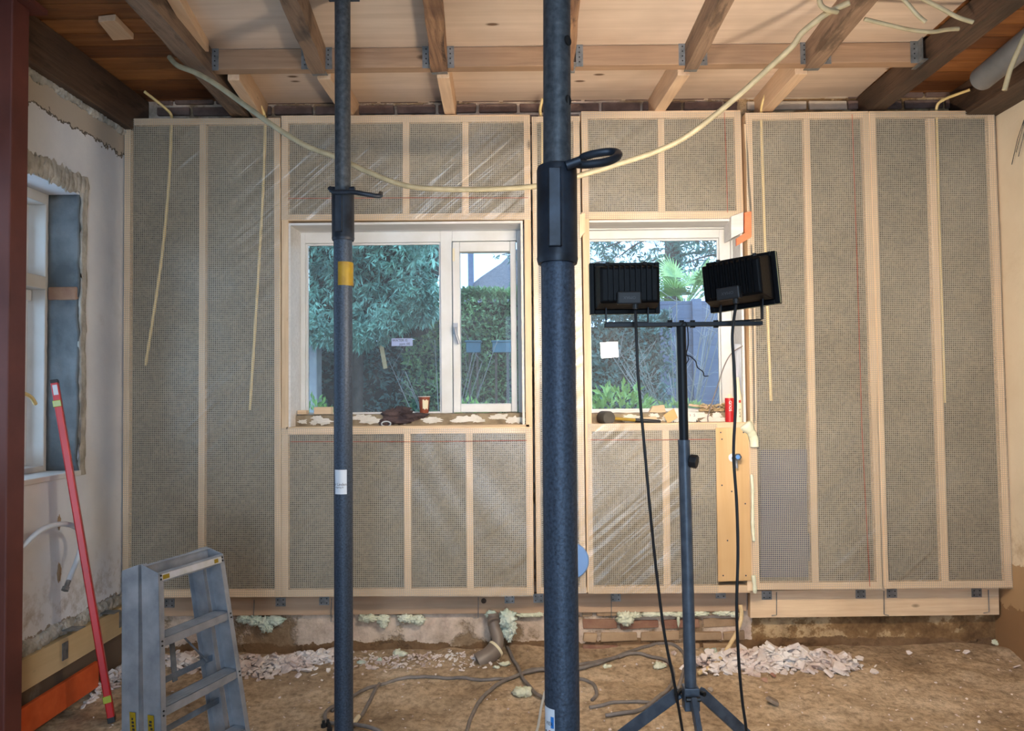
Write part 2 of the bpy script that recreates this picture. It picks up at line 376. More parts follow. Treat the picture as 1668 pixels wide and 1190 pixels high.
def m_plaster(name, base, base2, strip=None, low=None, stains=None):
    m, N, L, b = new_mat(name); tc = N.new('ShaderNodeTexCoord'); co = tc.outputs['Object']
    sep = N.new('ShaderNodeSeparateXYZ'); L.new(co, sep.inputs[0])
    n = nz(N, L, 2.5, 6, co); n5 = nz(N, L, 9, 8, co, .7)
    r = ramp(N, L, n.outputs['Fac'], [(.35, base), (.65, base2)]); col = r.outputs['Color']
    zz = math_n(N, L, 'ADD', sep.outputs[2], math_n(N, L, 'MULTIPLY', math_n(N, L, 'SUBTRACT', n5.outputs['Fac'], .5), .16))
    if strip:
        z0, c = strip; col = mixc(N, L, math_n(N, L, 'GREATER_THAN', zz, z0), col, c)
        e = math_n(N, L, 'MULTIPLY', math_n(N, L, 'GREATER_THAN', zz, z0-.004), math_n(N, L, 'LESS_THAN', zz, z0+.006))
        col = mixc(N, L, e, col, rgb(96,88,80))
    if low:
        z1, c, z2, c2 = low
        dirt = ramp(N, L, math_n(N, L, 'ADD', zz, 0), [(0, (1,1,1,1)), (1, (0,0,0,1))])
        mr = N.new('ShaderNodeMapRange'); mr.inputs['From Min'].default_value = z1+.35; mr.inputs['From Max'].default_value = z1+.05
        L.new(zz, mr.inputs['Value'])
        spots = ramp(N, L, n5.outputs['Fac'], [(.5, (0,0,0,1)), (.64, (1,1,1,1))])
        col = mixc(N, L, math_n(N, L, 'MULTIPLY', math_n(N, L, 'MULTIPLY', mr.outputs[0], .75), spots.outputs['Color']), col, c)
        col = mixc(N, L, math_n(N, L, 'LESS_THAN', zz, z1), col, c)
        col = mixc(N, L, math_n(N, L, 'LESS_THAN', zz, z2), col, c2)
    if stains:
        n6 = nz(N, L, 1.7, 7, mapn(N, L, co, (1,1,1), (0,0,0), (3.3,1.1,2.2)).outputs[0], .7)
        s = ramp(N, L, n6.outputs['Fac'], [(.60, (0,0,0,1)), (.72, (1,1,1,1))])
        col = mixc(N, L, math_n(N, L, 'MULTIPLY', s.outputs['Color'], .4), col, stains)
    L.new(col, b.inputs['Base Color']); b.inputs['Roughness'].default_value = .85
    bump(N, L, b, n5.outputs['Fac'], .25, .012); return m
M['wallL'] = m_plaster('whitewashed_plaster', rgb(218,220,228), rgb(234,235,240), (2.665, rgb(190,178,164)), (.40, rgb(150,136,124), .30, rgb(112,94,78)), rgb(186,184,186))
M['wallR'] = m_plaster('cream_plaster', rgb(222,204,176), rgb(232,216,190), None, (.50, rgb(178,146,108), .28, rgb(146,112,78)), rgb(206,184,150))
M['wallG'] = m_plaster('grey_rough_plaster', rgb(170,164,158), rgb(190,184,178))
M['concrete'] = plain('bare_concrete', rgb(84,92,98), .85, c2=rgb(118,124,128), scale=7, detail=9, bmp=.6, bscale=16)
M['plasteredge'] = plain('broken_plaster_edge', rgb(150,146,138), .9, c2=rgb(196,192,184), scale=14, detail=9, bmp=.9, bscale=30)
def m_masonry():
    """old foundation wall: pinkish render flaking off, brown earth stains"""
    m, N, L, b = new_mat('old_render_over_masonry'); tc = N.new('ShaderNodeTexCoord'); co = tc.outputs['Object']
    n = nz(N, L, 3.2, 8, co, .65); n2 = nz(N, L, 8, 8, co, .7)
    r = ramp(N, L, n.outputs['Fac'], [(.34, rgb(132,104,76)), (.45, rgb(176,150,120)), (.49, rgb(222,200,178)), (.60, rgb(230,210,192)), (.75, rgb(212,176,158))])
    r2 = ramp(N, L, n2.outputs['Fac'], [(.3, rgb(170,160,150)), (.6, rgb(255,255,255))])
    sep = N.new('ShaderNodeSeparateXYZ'); L.new(co, sep.inputs[0]); n4 = nz(N, L, 5, 7, co, .7)
    br = ramp(N, L, n4.outputs['Fac'], [(.36, rgb(120,90,58)), (.5, rgb(158,124,84)), (.54, rgb(206,176,134)), (.75, rgb(222,194,156))])
    xx = math_n(N, L, 'ADD', sep.outputs[0], math_n(N, L, 'MULTIPLY', n4.outputs['Fac'], .2))
    col = mixc(N, L, math_n(N, L, 'GREATER_THAN', xx, 1.27), r.outputs['Color'], br.outputs['Color'])
    zz = math_n(N, L, 'SUBTRACT', sep.outputs[2], math_n(N, L, 'MULTIPLY', n4.outputs['Fac'], .16))
    col = mixc(N, L, math_n(N, L, 'LESS_THAN', zz, .005), col, rgb(136,106,76))
    L.new(mixc(N, L, .8, col, r2.outputs['Color'], 'MULTIPLY'), b.inputs['Base Color'])
    b.inputs['Roughness'].default_value = .95
    h = ramp(N, L, n.outputs['Fac'], [(.44, (0,0,0,1)), (.5, (1,1,1,1))])
    bump(N, L, b, math_n(N, L, 'ADD', h.outputs['Color'], n2.outputs['Fac']), .7, .02); return m
M['masonry'] = m_masonry()
M['brickdark'] = plain('dusty_dark_brick', rgb(104,84,76), .95, c2=rgb(136,112,102), scale=10, detail=8, bmp=.6, bscale=40)
M['brickold'] = plain('muddy_brick', rgb(154,126,98), .95, c2=rgb(190,162,130), scale=6, detail=8, bmp=.7, bscale=30)
M['brickred'] = plain('red_brick', rgb(134,92,76), .95, c2=rgb(164,128,104), scale=9, detail=8, bmp=.6, bscale=40)
M['brickpale'] = plain('limewashed_brick', rgb(186,170,152), .95, c2=rgb(206,192,174), scale=9, detail=8, bmp=.6, bscale=40)
def m_leaf(name, c1, c2, rough=.5):
    m, N, L, b = new_mat(name); tc = N.new('ShaderNodeTexCoord'); n = nz(N, L, 5, 6, tc.outputs['Object'], .7)
    r = ramp(N, L, n.outputs['Fac'], [(.35, c1), (.65, c2)]); L.new(r.outputs['Color'], b.inputs['Base Color']); b.inputs['Roughness'].default_value = rough
    return m
M['conifer'] = m_leaf('conifer_sprays', rgb(48,98,94), rgb(146,204,190))
M['ivy'] = m_leaf('ivy_leaves', rgb(44,84,90), rgb(116,164,166), .4)
M['hedge'] = m_leaf('hedge_leaves', rgb(62,116,96), rgb(160,206,150))
M['shrub'] = m_leaf('bright_shrub_leaves', rgb(92,150,80), rgb(160,204,120))
M['palm'] = m_leaf('palm_leaf', rgb(104,150,98), rgb(168,200,128))
M['pine'] = m_leaf('pine_needles', rgb(60,104,98), rgb(104,148,138))
M['bark'] = plain('bark', rgb(72,66,66), .9, c2=rgb(98,90,88), scale=14, bmp=.6)
M['twig'] = plain('grey_twig', rgb(140,146,150), .8)
M['fence'] = wood('slate_blue_fence', rgb(78,94,124), rgb(98,114,146), 'X', knots=False, var=.05)
M['thatch'] = plain('grey_thatch', rgb(74,80,92), .95, c2=rgb(104,108,120), scale=24, detail=9, bmp=.8, bscale=50)
M['gardenwall'] = plain('pale_garden_wall', rgb(150,158,172), .9, c2=rgb(172,180,190), scale=8)
M['soil'] = plain('garden_soil', rgb(76,70,58), .95, c2=rgb(98,104,72), scale=3, bmp=.5)
M['lampglow'] = plain('lit_lamp_glass', (1,1,1,1), .3, emit=(1,.82,.62,1), estr=FLOOD)
M['lamprim'] = plain('lamp_rim_gasket', rgb(210,206,160), .5)

# ================================================================== SETTING
YP = 3.90                                # front of the timber wall panels
YM = 4.06                                # face of the old masonry
XL, XR, ZC, YB = -2.10, 2.47, 2.995, -3.6
def H(x, y):                             # sand surface height
    h = .045*max(0, min(1, (y-3.2)/.75)) + .020*mnoise.noise(Vector((x*1.3, y*1.6, 1.2))) + .016*mnoise.noise(Vector((x*4, y*5, 3))) + .010*mnoise.noise(Vector((x*9, y*11, 7))) + .006*abs(mnoise.noise(Vector((x*16, y*30, 2))))
    h += .05*math.exp(-((x+.72)**2+(y-3.0)**2)/.05)
    return h
def sand():
    mb = MB(); xs = [XL-.02 + (XR-XL+.04)*i/210 for i in range(211)]
    ys = [YB + (2.9-YB)*j/30 for j in range(30)] + [2.9 + (YM+.02-2.9)*j/70 for j in range(71)]
    vs = [(x, y, H(x, y)) for y in ys for x in xs]; n = len(xs)
    mb.add(vs, [(j*n+i, j*n+i+1, (j+1)*n+i+1, (j+1)*n+i) for j in range(len(ys)-1) for i in range(n-1)])
    return mb.build('floor', M['sand'], smooth=3.2, kind='structure', label='trampled brown sand floor of the stripped room')
sand()
# masonry back wall with two window openings
W1 = (P(466,360,YP).x, P(858,360,YP).x); W2 = (P(955,360,YP).x, P(1207,360,YP).x)
ZW0, ZW1 = P(660,694,YP).z, P(660,362,YP).z
mb = MB(); y0, y1 = YM, YM+.25
mb.box(XL-.3, W1[0], y0, y1, -.3, 3.4); mb.box(W1[1], W2[0], y0, y1, -.3, 3.4); mb.box(W2[1], XR+.3, y0, y1, -.3, 3.4)
for w in (W1, W2): mb.box(w[0], w[1], y0, y1, -.3, ZW0+.02); mb.box(w[0], w[1], y0, y1, ZW1, 3.4)
wall_back = mb.build('wall_back', M['masonry'], kind='structure', label='old masonry wall with flaking render at its foot')
def bricks(x0, x1, z0, rows, mats, y=YM, L_=.21, h=.05, g=.012, skip=None, rnd=.004):
    groups = {}
    for r in range(rows):
        x = x0 - (L_/2 if r % 2 else 0) - random.random()*.04
        while x < x1:
            a, b_ = max(x, x0), min(x+L_, x1)
            if b_-a > .03:
                mt = random.choice(mats); q = groups.setdefault(mt, MB()); e = random.uniform(-rnd, rnd)
                zz = z0+r*(h+g)
                c = [(a+random.uniform(0,rnd), zz+random.uniform(0,rnd)), (b_-random.uniform(0,rnd), zz+random.uniform(0,rnd)), (b_-random.uniform(0,rnd), zz+h-random.uniform(0,rnd)), (a+random.uniform(0,rnd), zz+h-random.uniform(0,rnd))]
                q.quadbox([(u, y-.016+e, w) for u, w in c], (0,.03,0))
            x += L_+g
    for mt, q in groups.items(): q.build('brickwork', M[mt], wall_back, bevel=.005)
bricks(-2.0, 1.15, 2.80, 4, ['brickdark'], h=.05)
bricks(1.2, 1.75, 2.80, 1, ['brickdark']); bricks(1.2, 1.75, 2.86, 3, ['brickpale'])
bricks(1.75, XR, 2.80, 1, ['brickdark']); bricks(1.75, XR, 2.86, 3, ['brickdark', 'brickpale'])
bricks(.27, 1.14, .015, 4, ['brickold','brickold','brickold','brickred'], h=.056, g=.009, rnd=.011)
# left wall with window opening
OY0, OY1, OZ0, OZ1 = 2.2, 3.535, 1.065, 2.36
mb = MB(); xo = XL-.30
mb.box(xo, XL, YB, OY0, -.3, 3.1); mb.box(xo, XL, OY1, YM, -.3, 3.1); mb.box(xo, XL, OY0, OY1, -.3, OZ0); mb.box(xo, XL, OY0, OY1, OZ1, 3.1)
wl_ = mb.build('wall_left', M['wallL'], kind='structure', label='whitewashed left wall with broken plaster round its window')
# right wall, rear wall with wide opening
MB().box(XR, XR+.25, YB, YM, -.3, 3.1).build('wall_right', M['wallR'], kind='structure', label='cream plastered right wall')
mb = MB(); mb.box(XL-.3, -.35, YB-.25, YB, -.3, 3.1); mb.box(.85, XR+.25, YB-.25, YB, -.3, 3.1); mb.box(-.35, .85, YB-.25, YB, 2.6, 3.1)
mb.build('wall_front', M['wallG'], kind='structure')
# ceiling: old planks, plywood sheets between the joists
mb = MB(); y = YB
while y < YM:
    w = .125; e = random.uniform(0,.003); mb.box(XL-.25, XR+.25, y+.003, min(y+w-.005, YM+.1), ZC+.012+e, ZC+.045); y += w
mb.box(XL-.3, XR+.3, YB-.2, YM+.25, ZC+.04, ZC+.12)
ceil = mb.build('ceiling', M['plankX'], kind='structure', label='old orange-brown ceiling planks')
jl = lambda px, py: G(px, py, 2.87).x
for k, (a, b_) in enumerate(((YB, .2), (.204, 1.42), (1.424, 2.2), (2.204, 3.39), (3.394, YM))):
    MB().box(-1.50, 1.80, a, b_, ZC-.006, ZC+.011).build('plywood_sheet', M['plyX'], ceil)

# ================================================================== JOISTS
ZJ = 2.87
def joist(px1, py1, px2, py2, w, m, label, zb=ZJ, name='ceiling_joist', y0=None, y1=None, group=None, ragged=0, zt=None):
    """bottom centre line given by two survey points, extended to y0..y1"""
    a, b_ = G(px1, py1, zb), G(px2, py2, zb); d = (b_-a)/(b_.y-a.y)
    y0 = YB+.02 if y0 is None else y0; y1 = YM-.002 if y1 is None else y1
    zt = ZC-.008 if zt is None else zt
    s, e = a+d*(y0-a.y), a+d*(y1-a.y); mb = MB(); n = 60 if ragged else 1; vs = []
    for i in range(n+1):
        c = s+(e-s)*i/n
        j = [ragged*mnoise.noise(Vector((c.y*9, k*5.3, px1))) for k in range(4)]
        vs += [(c.x-w/2+j[0], c.y, zb+j[1]), (c.x+w/2+j[2], c.y, zb+j[3]), (c.x+w/2, c.y, zt), (c.x-w/2, c.y, zt)]
    fs = [(0,1,2,3), tuple(n*4+k for k in (3,2,1,0))]
    for i in range(n):
        for k in range(4): fs.append((i*4+k, (i+1)*4+k, (i+1)*4+(k+1)%4, i*4+(k+1)%4))
    mb.add(vs, fs); o = mb.build(name, m, bevel=0 if ragged else .003); return tag(o, label, 'joist', group)
YT0, YT1 = 3.395, 3.455
joist(222,0, 388,187, .085, M['oldY'], 'old brown joist left of the trimmer, the sagging conduit starts at it', ragged=.006)
joist(805-0,0-0, 331,84, .044, M['newY'], 'new pale batten alongside the old left joist, stopping at the trimmer', zb=2.94, y1=YT0-.01) if False else None
a_ = G(331,84,2.94); b2 = G(232+50,0,2.94)
mb = MB(); mb.bar(a_, a_+(b2-a_).normalized()*2.5, .048, .05, (0,0,1)); o = mb.build('ceiling_batten', M['newY'], bevel=.002)
o.location.z = .025; tag(o, 'new pale pine batten beside the old left joist, ending at the trimmer', 'batten')
joist(470,0, 516,112, .066, M['oldY'], 'old weathered joist hung on the trimmer, behind the slim prop top', y1=YT0-.002, ragged=.008)
joist(703,0, 715,111, .070, M['wormY'], 'ragged worm-eaten joist hung on the middle of the trimmer', y1=YT0-.002, ragged=.013)
joist(932,0, 924,110, .060, M['wormY'], 'crumbling joist mostly hidden behind the thick prop', y1=YT0-.002, ragged=.010)
joist(1185,0, 1131,104, .056, M['oldY'], 'brown joist hung on the trimmer, first one right of the thick prop', y1=YT0-.002, ragged=.003)
joist(1416,0, 1330,104, .066, M['oldY'], 'dark joist hung on the trimmer where the sagging conduit ends', y1=YT0-.002, ragged=.003)
joist(1645,12, 1430,178, .085, M['oldDark'], 'large dark joist passing the right end of the trimmer', ragged=.003)
joist(372,118, 393,150, .055, M['newY'], 'short new joist stub behind the trimmer beside the old left joist', y0=YT1+.002)
joist(529,131, 556,172, .062, M['newY'], 'short new joist behind the trimmer, crossing the slim prop', y0=YT1+.002)
joist(722,128, 732,182, .058, M['newY'], 'short new joist behind the middle of the trimmer', y0=YT1+.002)
joist(1117,118, 1077,178, .056, M['newY'], 'short new joist behind the trimmer, right of the thick prop', y0=YT1+.002)
joist(1308,118, 1253,178, .058, M['newY'], 'short new joist behind the trimmer with an orange-tinted side', y0=YT1+.002)
zb_ = ZC-.018; mb = MB(); mb.add([tuple(G(x, y, zb_)) for x, y in ((160,36),(184,66),(218,64),(188,33))], [(0,1,2,3)])
c_ = [G(x, y, zb_) for x, y in ((160,36),(184,66),(218,64),(188,33))]; mb = MB(); mb.quadbox(c_, (0,0,.026))
tag(mb.build('ceiling_block', M['newY'], bevel=.002), 'short pale offcut nailed flat under the old planks near the left wall', 'block')
# beams lying against the side walls
mb = MB(); mb.box(XL-.02, XL+.055, YB+.02, YM-.002, 2.80, ZC+.01)
tag(mb.build('wall_beam', M['oldDark'], bevel=.004), 'dark old beam running along the top of the left wall', 'beam')
mb = MB(); mb.box(XR-.17, XR+.02, YB+.02, YM-.002, 2.83, ZC+.01)
tag(mb.build('wall_beam', M['oldDark'], bevel=.004), 'dark old beam running along the top of the right wall', 'beam')
# trimmer
ta, tb = P(330,112,YT0), P(1518,100,YT0)
zt0 = (ta.z+tb.z)/2-.002
mb = MB(); mb.box(ta.x, tb.x, YT0, YT1, zt0, ZC-.008)
trim = tag(mb.build('trimmer_beam', M['trimX'], bevel=.003), 'long horizontal timber trimmer crossing under the ceiling between the outer old joists', 'beam')
def hanger(px, w, parent, y=YT0, hgt=.12, back=False):
    x = P(px, 112, y).x; z = zt0; mb = MB(); t = .003
    s = -1 if not back else 1; ya = y; yb = y + s*.045
    lo, hi = min(ya, yb), max(ya, yb)
    mb.box(x-w/2-t, x-w/2, lo, hi, z-.004, z+hgt); mb.box(x+w/2, x+w/2+t, lo, hi, z-.004, z+hgt)
    mb.box(x-w/2-t, x+w/2+t, lo, hi, z-.007, z-.004)
    f = y - t if not back else y
    mb.box(x-w/2-.035, x-w/2, f, f+t, z-.006, z+hgt); mb.box(x+w/2, x+w/2+.035, f, f+t, z-.006, z+hgt)
    mb.box(x-w/2, x+w/2, y-.0, YT1+.004, z-.0085, z-.0055)
    h = mb.build('joist_hanger', M['zinc'], parent)
    q = MB()
    for sx in (-1, 1):
        for k in range(5):
            xx = x+sx*(w/2+.018); zz = z+.015+k*.022
            q.tube([(xx, f-.002, zz), (xx, f+.001, zz)], .0035, 6)
    q.build('nails', M['screw'], h)
for px, w in ((334,.055),(516,.070),(714,.074),(926,.064),(1129,.060),(1329,.070),(1505,.050)): hanger(px, w, trim)

# ================================================================== PANELS (studs, rails, wool, film)
def member(mb, p, q, wpx, depth=.10, Y=YP):
    """timber seen between two survey points; wpx = its width in the picture"""
    a, b_ = P(p[0], p[1], Y), P(q[0], q[1], Y); w = wpx*Y/FPX
    off = Vector((0, depth/2, 0)); mb.bar(a+off, b_+off, w, depth)
def film(x0, x1, y0, y1, skew=(0,0,0,0), parent=None, Y=YP-.004):
    c = [P(x0+skew[0], y0, Y), P(x1+skew[1], y0, Y), P(x1+skew[3], y1, Y), P(x0+skew[2], y1, Y)]
    nx = max(6, int((x1-x0)/7)); ny = max(6, int((y1-y0)/12)); vs = []
    for j in range(ny+1):
        for i in range(nx+1):
            u, v = i/nx, j/ny; p = (c[0]*(1-u)+c[1]*u)*(1-v)+(c[3]*(1-u)+c[2]*u)*v
            p.y -= .004*abs(mnoise.noise(Vector((p.x*3, 0, p.z*3)))) + .0025*abs(math.sin((p.x*1.1+p.z)*11+3*mnoise.noise(Vector((p.x*2, 4, p.z*2)))))
            vs.append(p)
    n = nx+1; mb = MB(); mb.add(vs, [(j*n+i, (j+1)*n+i, (j+1)*n+i+1, j*n+i+1) for j in range(ny) for i in range(nx)])
    return mb.build('vapour_film', M['foil'], parent, smooth=3.2)
def panel(label, studs, rails, wools, films):
    t = thing('wall_panel', label, 'wall panel', (P(studs[0][0][0], studs[0][1][1], YP).x, YP, P(studs[0][0][0], studs[0][1][1], YP).z))
    for s in studs:
        mb = MB(); member(mb, *s, depth=.098); mb.build('stud', M['studZ'], t, bevel=.002)
    for s in rails:
        mb = MB(); member(mb, *s, depth=.096, Y=YP+.0009); mb.build('rail', M['studX'], t, bevel=.002)
    for (x0, x1, y0, y1, sk) in wools:
        Y = YP+.028; mb = MB(); c = [P(x0, y0, Y), P(x0+sk, y1, Y), P(x1+sk, y1, Y), P(x1, y0, Y)]
        mb.quadbox(c, (0, .068, 0)); mb.build('mineral_wool', M['wool'], t)
    for f in films: film(*f, parent=t)
    return t
panel('tall left panel of mineral wool under grid film, beside the whitewashed wall',
      [((208,192),(204,972),10), ((330,203),(327,962),11), ((451,192),(453,972),11)],
      [((203,198),(456,197),11), ((200,967),(458,966),12)],
      [(212,326,200,964,-2), (335,447,200,964,-1)], [(203,456,193,972,(0,0,-3,2))])
panel('wide panel framing the large window, grid film over mineral wool',
      [((464,188),(464,972),11), ((661,199),(661,350),11), ((758,199),(758,350),11), ((858,188),(864,968),11),
       ((663,705),(664,962),11), ((764,705),(766,962),11)],
      [((458,194),(863,192),12), ((458,354),(863,352),11), ((458,702),(866,700),11), ((459,966),(868,963),12)],
      [(468,657,199,350,0), (665,754,199,350,0), (762,853,198,350,1), (468,659,704,964,0), (667,761,704,963,1), (768,858,703,962,2)],
      [(458,863,189,358,(0,0,0,1)), (458,866,697,971,(0,0,0,3))])
panel('narrow full-height panel half hidden behind the thick prop',
      [((870,190),(878,966),8), ((938,189),(950,965),10)], [((866,194),(945,193),9), ((874,962),(956,961),9)],
      [(873,933,196,960,8)], [(867,944,190,966,(0,0,8,11))])
panel('panel framing the small window right of the thick prop',
      [((952,181),(962,965),11), ((1077,193),(1078,346),11), ((1201,180),(1206,350),11), ((1084,700),(1087,955),11), ((1218,696),(1222,962),9)],
      [((947,187),(1206,185),12), ((947,351),(1210,349),12), ((955,696),(1218,693),12), ((958,961),(1222,959),12)],
      [(956,1072,192,346,0), (1082,1197,192,345,2), (961,1080,700,956,1), (1089,1166,700,955,1)],
      [(947,1206,182,357,(0,0,2,3)), (957,1168,690,966,(0,0,2,2))])
pE = panel('tall right panel with a blue shape showing through its film low down',
      [((1220,185),(1232,958),11), ((1314,193),(1329,950),11), ((1410,183),(1434,956),11)],
      [((1214,189),(1415,186),11), ((1226,955),(1441,953),11)],
      [(1224,1310,193,672,5), (1318,1406,192,950,18)], [(1214,1415,184,960,(0,0,12,26))])
panel('tallest far right panel next to the foam-sealed cream wall',
      [((1421,183),(1442,956),11), ((1517,192),(1540,948),12), ((1614,182),(1643,955),11)],
      [((1416,186),(1620,185),11), ((1437,953),(1650,951),11)],
      [(1426,1511,191,948,23), (1523,1610,190,948,24)], [(1416,1620,183,958,(0,0,26,30))])
# the un-insulated bay: blue membrane with a bundled sleeve
Y = YP+.05
mb = MB(); c = [P(1236,672,Y), P(1238,948,Y), P(1328,948,Y), P(1322,672,Y)]; mb.quadbox(c, (0,.04,0))
o = mb.build('cavity_back', M['wool'], pE)
mb = MB(); c = [P(1240,732,YP+.018), P(1240,940,YP+.018), P(1316,940,YP+.018), P(1314,732,YP+.018)]; mb.quadbox(c, (0,.03,0)); mb.blob(P(1312,890,YP+.03), (.03,.018,.08), 3, .2)
M['navy'] = plain('dark_blue_membrane', rgb(34,42,78), .7, c2=rgb(52,62,98), scale=6, bmp=.4)
tag(mb.build('membrane_roll', M['navy'], smooth=.6), 'dark blue sheet stuffed in the empty bay behind the right film', 'membrane')
# red chalk lines printed on the film
M['redline'] = plain('faded_red_print', rgb(176,74,56), .6)
def redline(pts):
    mb = MB(); mb.tube([P(x, y, YP-.0115) for x, y in pts], .0013, 4); mb.build('printed_line', M['redline'], pE)
redline([(470,323),(660,322),(860,322)]); redline([(474,719),(700,719),(858,717)]); redline([(962,716),(1080,716),(1160,715)]); redline([(1180,183),(1183,260),(1185,346)])
redline([(1388,186),(1396,420),(1404,700),(1417,955)])

# conduits behind the film
def conduit(pts_in, pts_out, label):
    a = [P(x, y, YP+.012) for x, y in pts_in]; b_ = [P(x, y, Yq) for x, y, Yq in pts_out]
    mb = MB(); mb.tube(smooth_path(b_[::-1]+a, 6), .0075, 10)
    return tag(mb.build('electrical_conduit', M['conduit'], smooth=.9), label, 'conduit')
conduit([(279,205),(275,300),(262,430),(237,595)], [(279,188,3.93),(268,175,3.9),(235,149,3.85)], 'cream conduit in the left bay of the left panel, ending highest')
conduit([(432,205),(428,320),(420,460),(407,668)], [(431,188,3.93),(424,172,3.9),(411,149,3.85)], 'cream conduit in the second bay of the left panel, beside the large window')
conduit([(1240,200),(1244,330),(1250,500),(1256,652)], [(1240,182,3.93),(1243,165,3.9),(1255,135,3.85)], 'cream conduit in the first bay of the right panels')
conduit([(1526,200),(1529,350),(1534,500),(1539,656)], [(1525,180,3.93),(1534,164,3.9),(1580,146,3.8)], 'cream conduit in the far right panel, its top bending right')
conduit([(883,200),(883,250),(884,300)], [(881,187,3.93),(880,178,3.91),(884,160,3.88)], 'short cream conduit emerging behind the thick prop')

# right joint details: filler strip, ply board, foam
mb = MB(); mb.bar(P(1211,205,3.93), P(1221,360,3.93), .012, .06); mb.bar(P(1221,400,3.93), P(1226,690,3.93), .012, .06)
tag(mb.build('filler_strip', M['studZ']), 'thin vertical timber filler between window panel and right panel', 'timber')
mb = MB(); mb.quadbox([P(1166,697,YP-.012), P(1170,947,YP-.012), P(1224,945,YP-.012), P(1219,696,YP-.012)], (0,.009,0))
ply = tag(mb.build('plywood_board', M['plyZ'], bevel=.001), 'upright plywood board screwed below the small window, carrying a blue valve', 'board')
for x, y in ((1174,704),(1211,704),(1176,790),(1192,800),(1214,820),(1185,880),(1178,937),(1215,937),(1176,715)): MB().tube([P(x,y,YP-.0145), P(x,y,YP-.011)], .004, 8).build('screw_head', M['screw'], ply)
v = thing('wall_valve', 'small chrome wall valve with a blue knob on the plywood board', 'valve', P(1196,745,YP-.02))
q = MB(); q.tube([P(1194,745,YP-.013), P(1194,745,YP-.02)], .022, 16); q.tube([P(1194,745,YP-.02), P(1198,752,YP-.06)], .009, 10); q.tube([P(1199,748,YP-.045), P(1200,762,YP-.045)], .008, 10)
q.build('valve_body', M['alu'], v, smooth=.8)
q = MB(); q.tube([P(1202,744,YP-.055), P(1202,744,YP-.07)], .020, 6); q.build('knob', M['black'], v)
q = MB(); q.tube([P(1202,744,YP-.0705), P(1202,744,YP-.074)], .011, 12); q.build('knob_cap', M['blueplastic'], v)
def foamtube(pts, r, label, m='foam', Y=YP-.005, seed=0, step=.02):
    path = smooth_path([P(x, y, Y) for x, y in pts], 10); rr = []
    for i, p in enumerate(path): rr.append(r*(.75+.6*abs(mnoise.noise(Vector((p.x*20, seed, p.z*24))))))
    rr[0] *= .4; rr[-1] *= .4
    mb = MB(); mb.tube(path, rr, 10)
    o = mb.build('expanding_foam', M[m], smooth=3.2); return tag(o, label, 'foam')
foamtube([(1625,184),(1628,230),(1629,290),(1630,350),(1632,420),(1635,500),(1640,580),(1643,660),(1646,740),(1650,820),(1653,890),(1654,952)], .017, 'long bead of pale green foam sealing the panel to the cream wall', Y=YP+.03)
foamtube([(1213,690),(1222,702),(1228,715),(1229,728)], .030, 'foam lump at the sill corner beside the red cartridge', Y=YP-.01, seed=3)
foamtube([(1224,772),(1226,800),(1226,850),(1228,882)], .010, 'thin bead of foam down the edge of the plywood board', Y=YP-.01, seed=5)
foamtube([(1227,936),(1229,950),(1230,966)], .012, 'short drip of foam at the bottom corner of the right panel', Y=YP-.01, seed=7)
# pale block and orange shuttering at the head of the small window
mb = MB(); mb.quadbox([P(1191,352,YP-.03), P(1191,388,YP-.03), P(1211,378,YP-.03), P(1211,345,YP-.03)], (0,.14,0))
tag(mb.build('packing_block', M['whitewood'], bevel=.002), 'pale wooden packing block at the top right corner of the small window', 'block')
mb = MB(); mb.quadbox([P(1200,388,YP-.02), P(1200,400,YP-.02), P(1224,386,YP-.02), P(1224,372,YP-.02)], (0,.02,0)); mb.quadbox([P(1213,346,YP-.02), P(1213,378,YP-.02), P(1224,374,YP-.02), P(1224,344,YP-.02)], (0,.02,0))
tag(mb.build('shuttering_piece', M['orangeX']), 'orange L-shaped shuttering piece beside the packing block', 'board')
mb = MB(); mb.quadbox([P(944,349,YP-.02), P(944,388,YP-.02), P(953,378,YP-.02), P(953,347,YP-.02)], (0,.05,0))
tag(mb.build('packing_strip', M['studZ']), 'small timber strip at the top left corner of the small window', 'block')
# pale blue disc
c = P(930,913,YP-.02); mb = MB(); pts = []
mb.tube([c+Vector((0,.004,0)), c, c-Vector((0,.008,0))], [.092,.092,.086], 40)
tag(mb.build('bucket_lid', M['skyplastic'], smooth=.6), 'round pale blue lid peeping out right of the thick prop', 'lid')

# ================================================================== SILL BEAMS and brackets under the panels
def bracket(px, py, parent, Y):
    w, h = 16*Y/FPX/1, 14*Y/FPX; c = P(px, py, Y-.003); mb = MB(); mb.box(c.x-w/2, c.x+w/2, Y-.004, Y, c.z-h/2, c.z+h/2)
    b_ = mb.build('bracket', M['zinc'], parent)
    q = MB()
    for sx in (-.28,.28):
        for sz in (-.25,.25): q.tube([(c.x+sx*w, Y-.006, c.z+sz*h), (c.x+sx*w, Y-.0035, c.z+sz*h)], .0035, 6)
    q.build('bracket_screws', M['screw'], b_)
def wire_tie(pts, parent, Y):
    mb = MB(); mb.tube([P(x, y, Y-.008) for x, y in pts], .0022, 6); mb.build('wire_tie', M['zinc'], parent)
YS = 4.025
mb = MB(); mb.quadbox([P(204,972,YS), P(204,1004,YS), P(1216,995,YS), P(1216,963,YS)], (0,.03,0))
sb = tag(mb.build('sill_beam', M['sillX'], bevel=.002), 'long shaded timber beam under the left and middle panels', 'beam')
for px, py in ((276,982),(457,980),(528,978),(830,975),(877,974),(1003,972),(1174,967)): bracket(px, py, sb, YS)
for pts in (([(414,976),(413,1010),(418,1010)]), ([(540,974),(539,1012),(546,1012)]), ([(779,972),(779,1006),(771,1006)]), ([(996,968),(996,1004)])): wire_tie(pts, sb, YS)
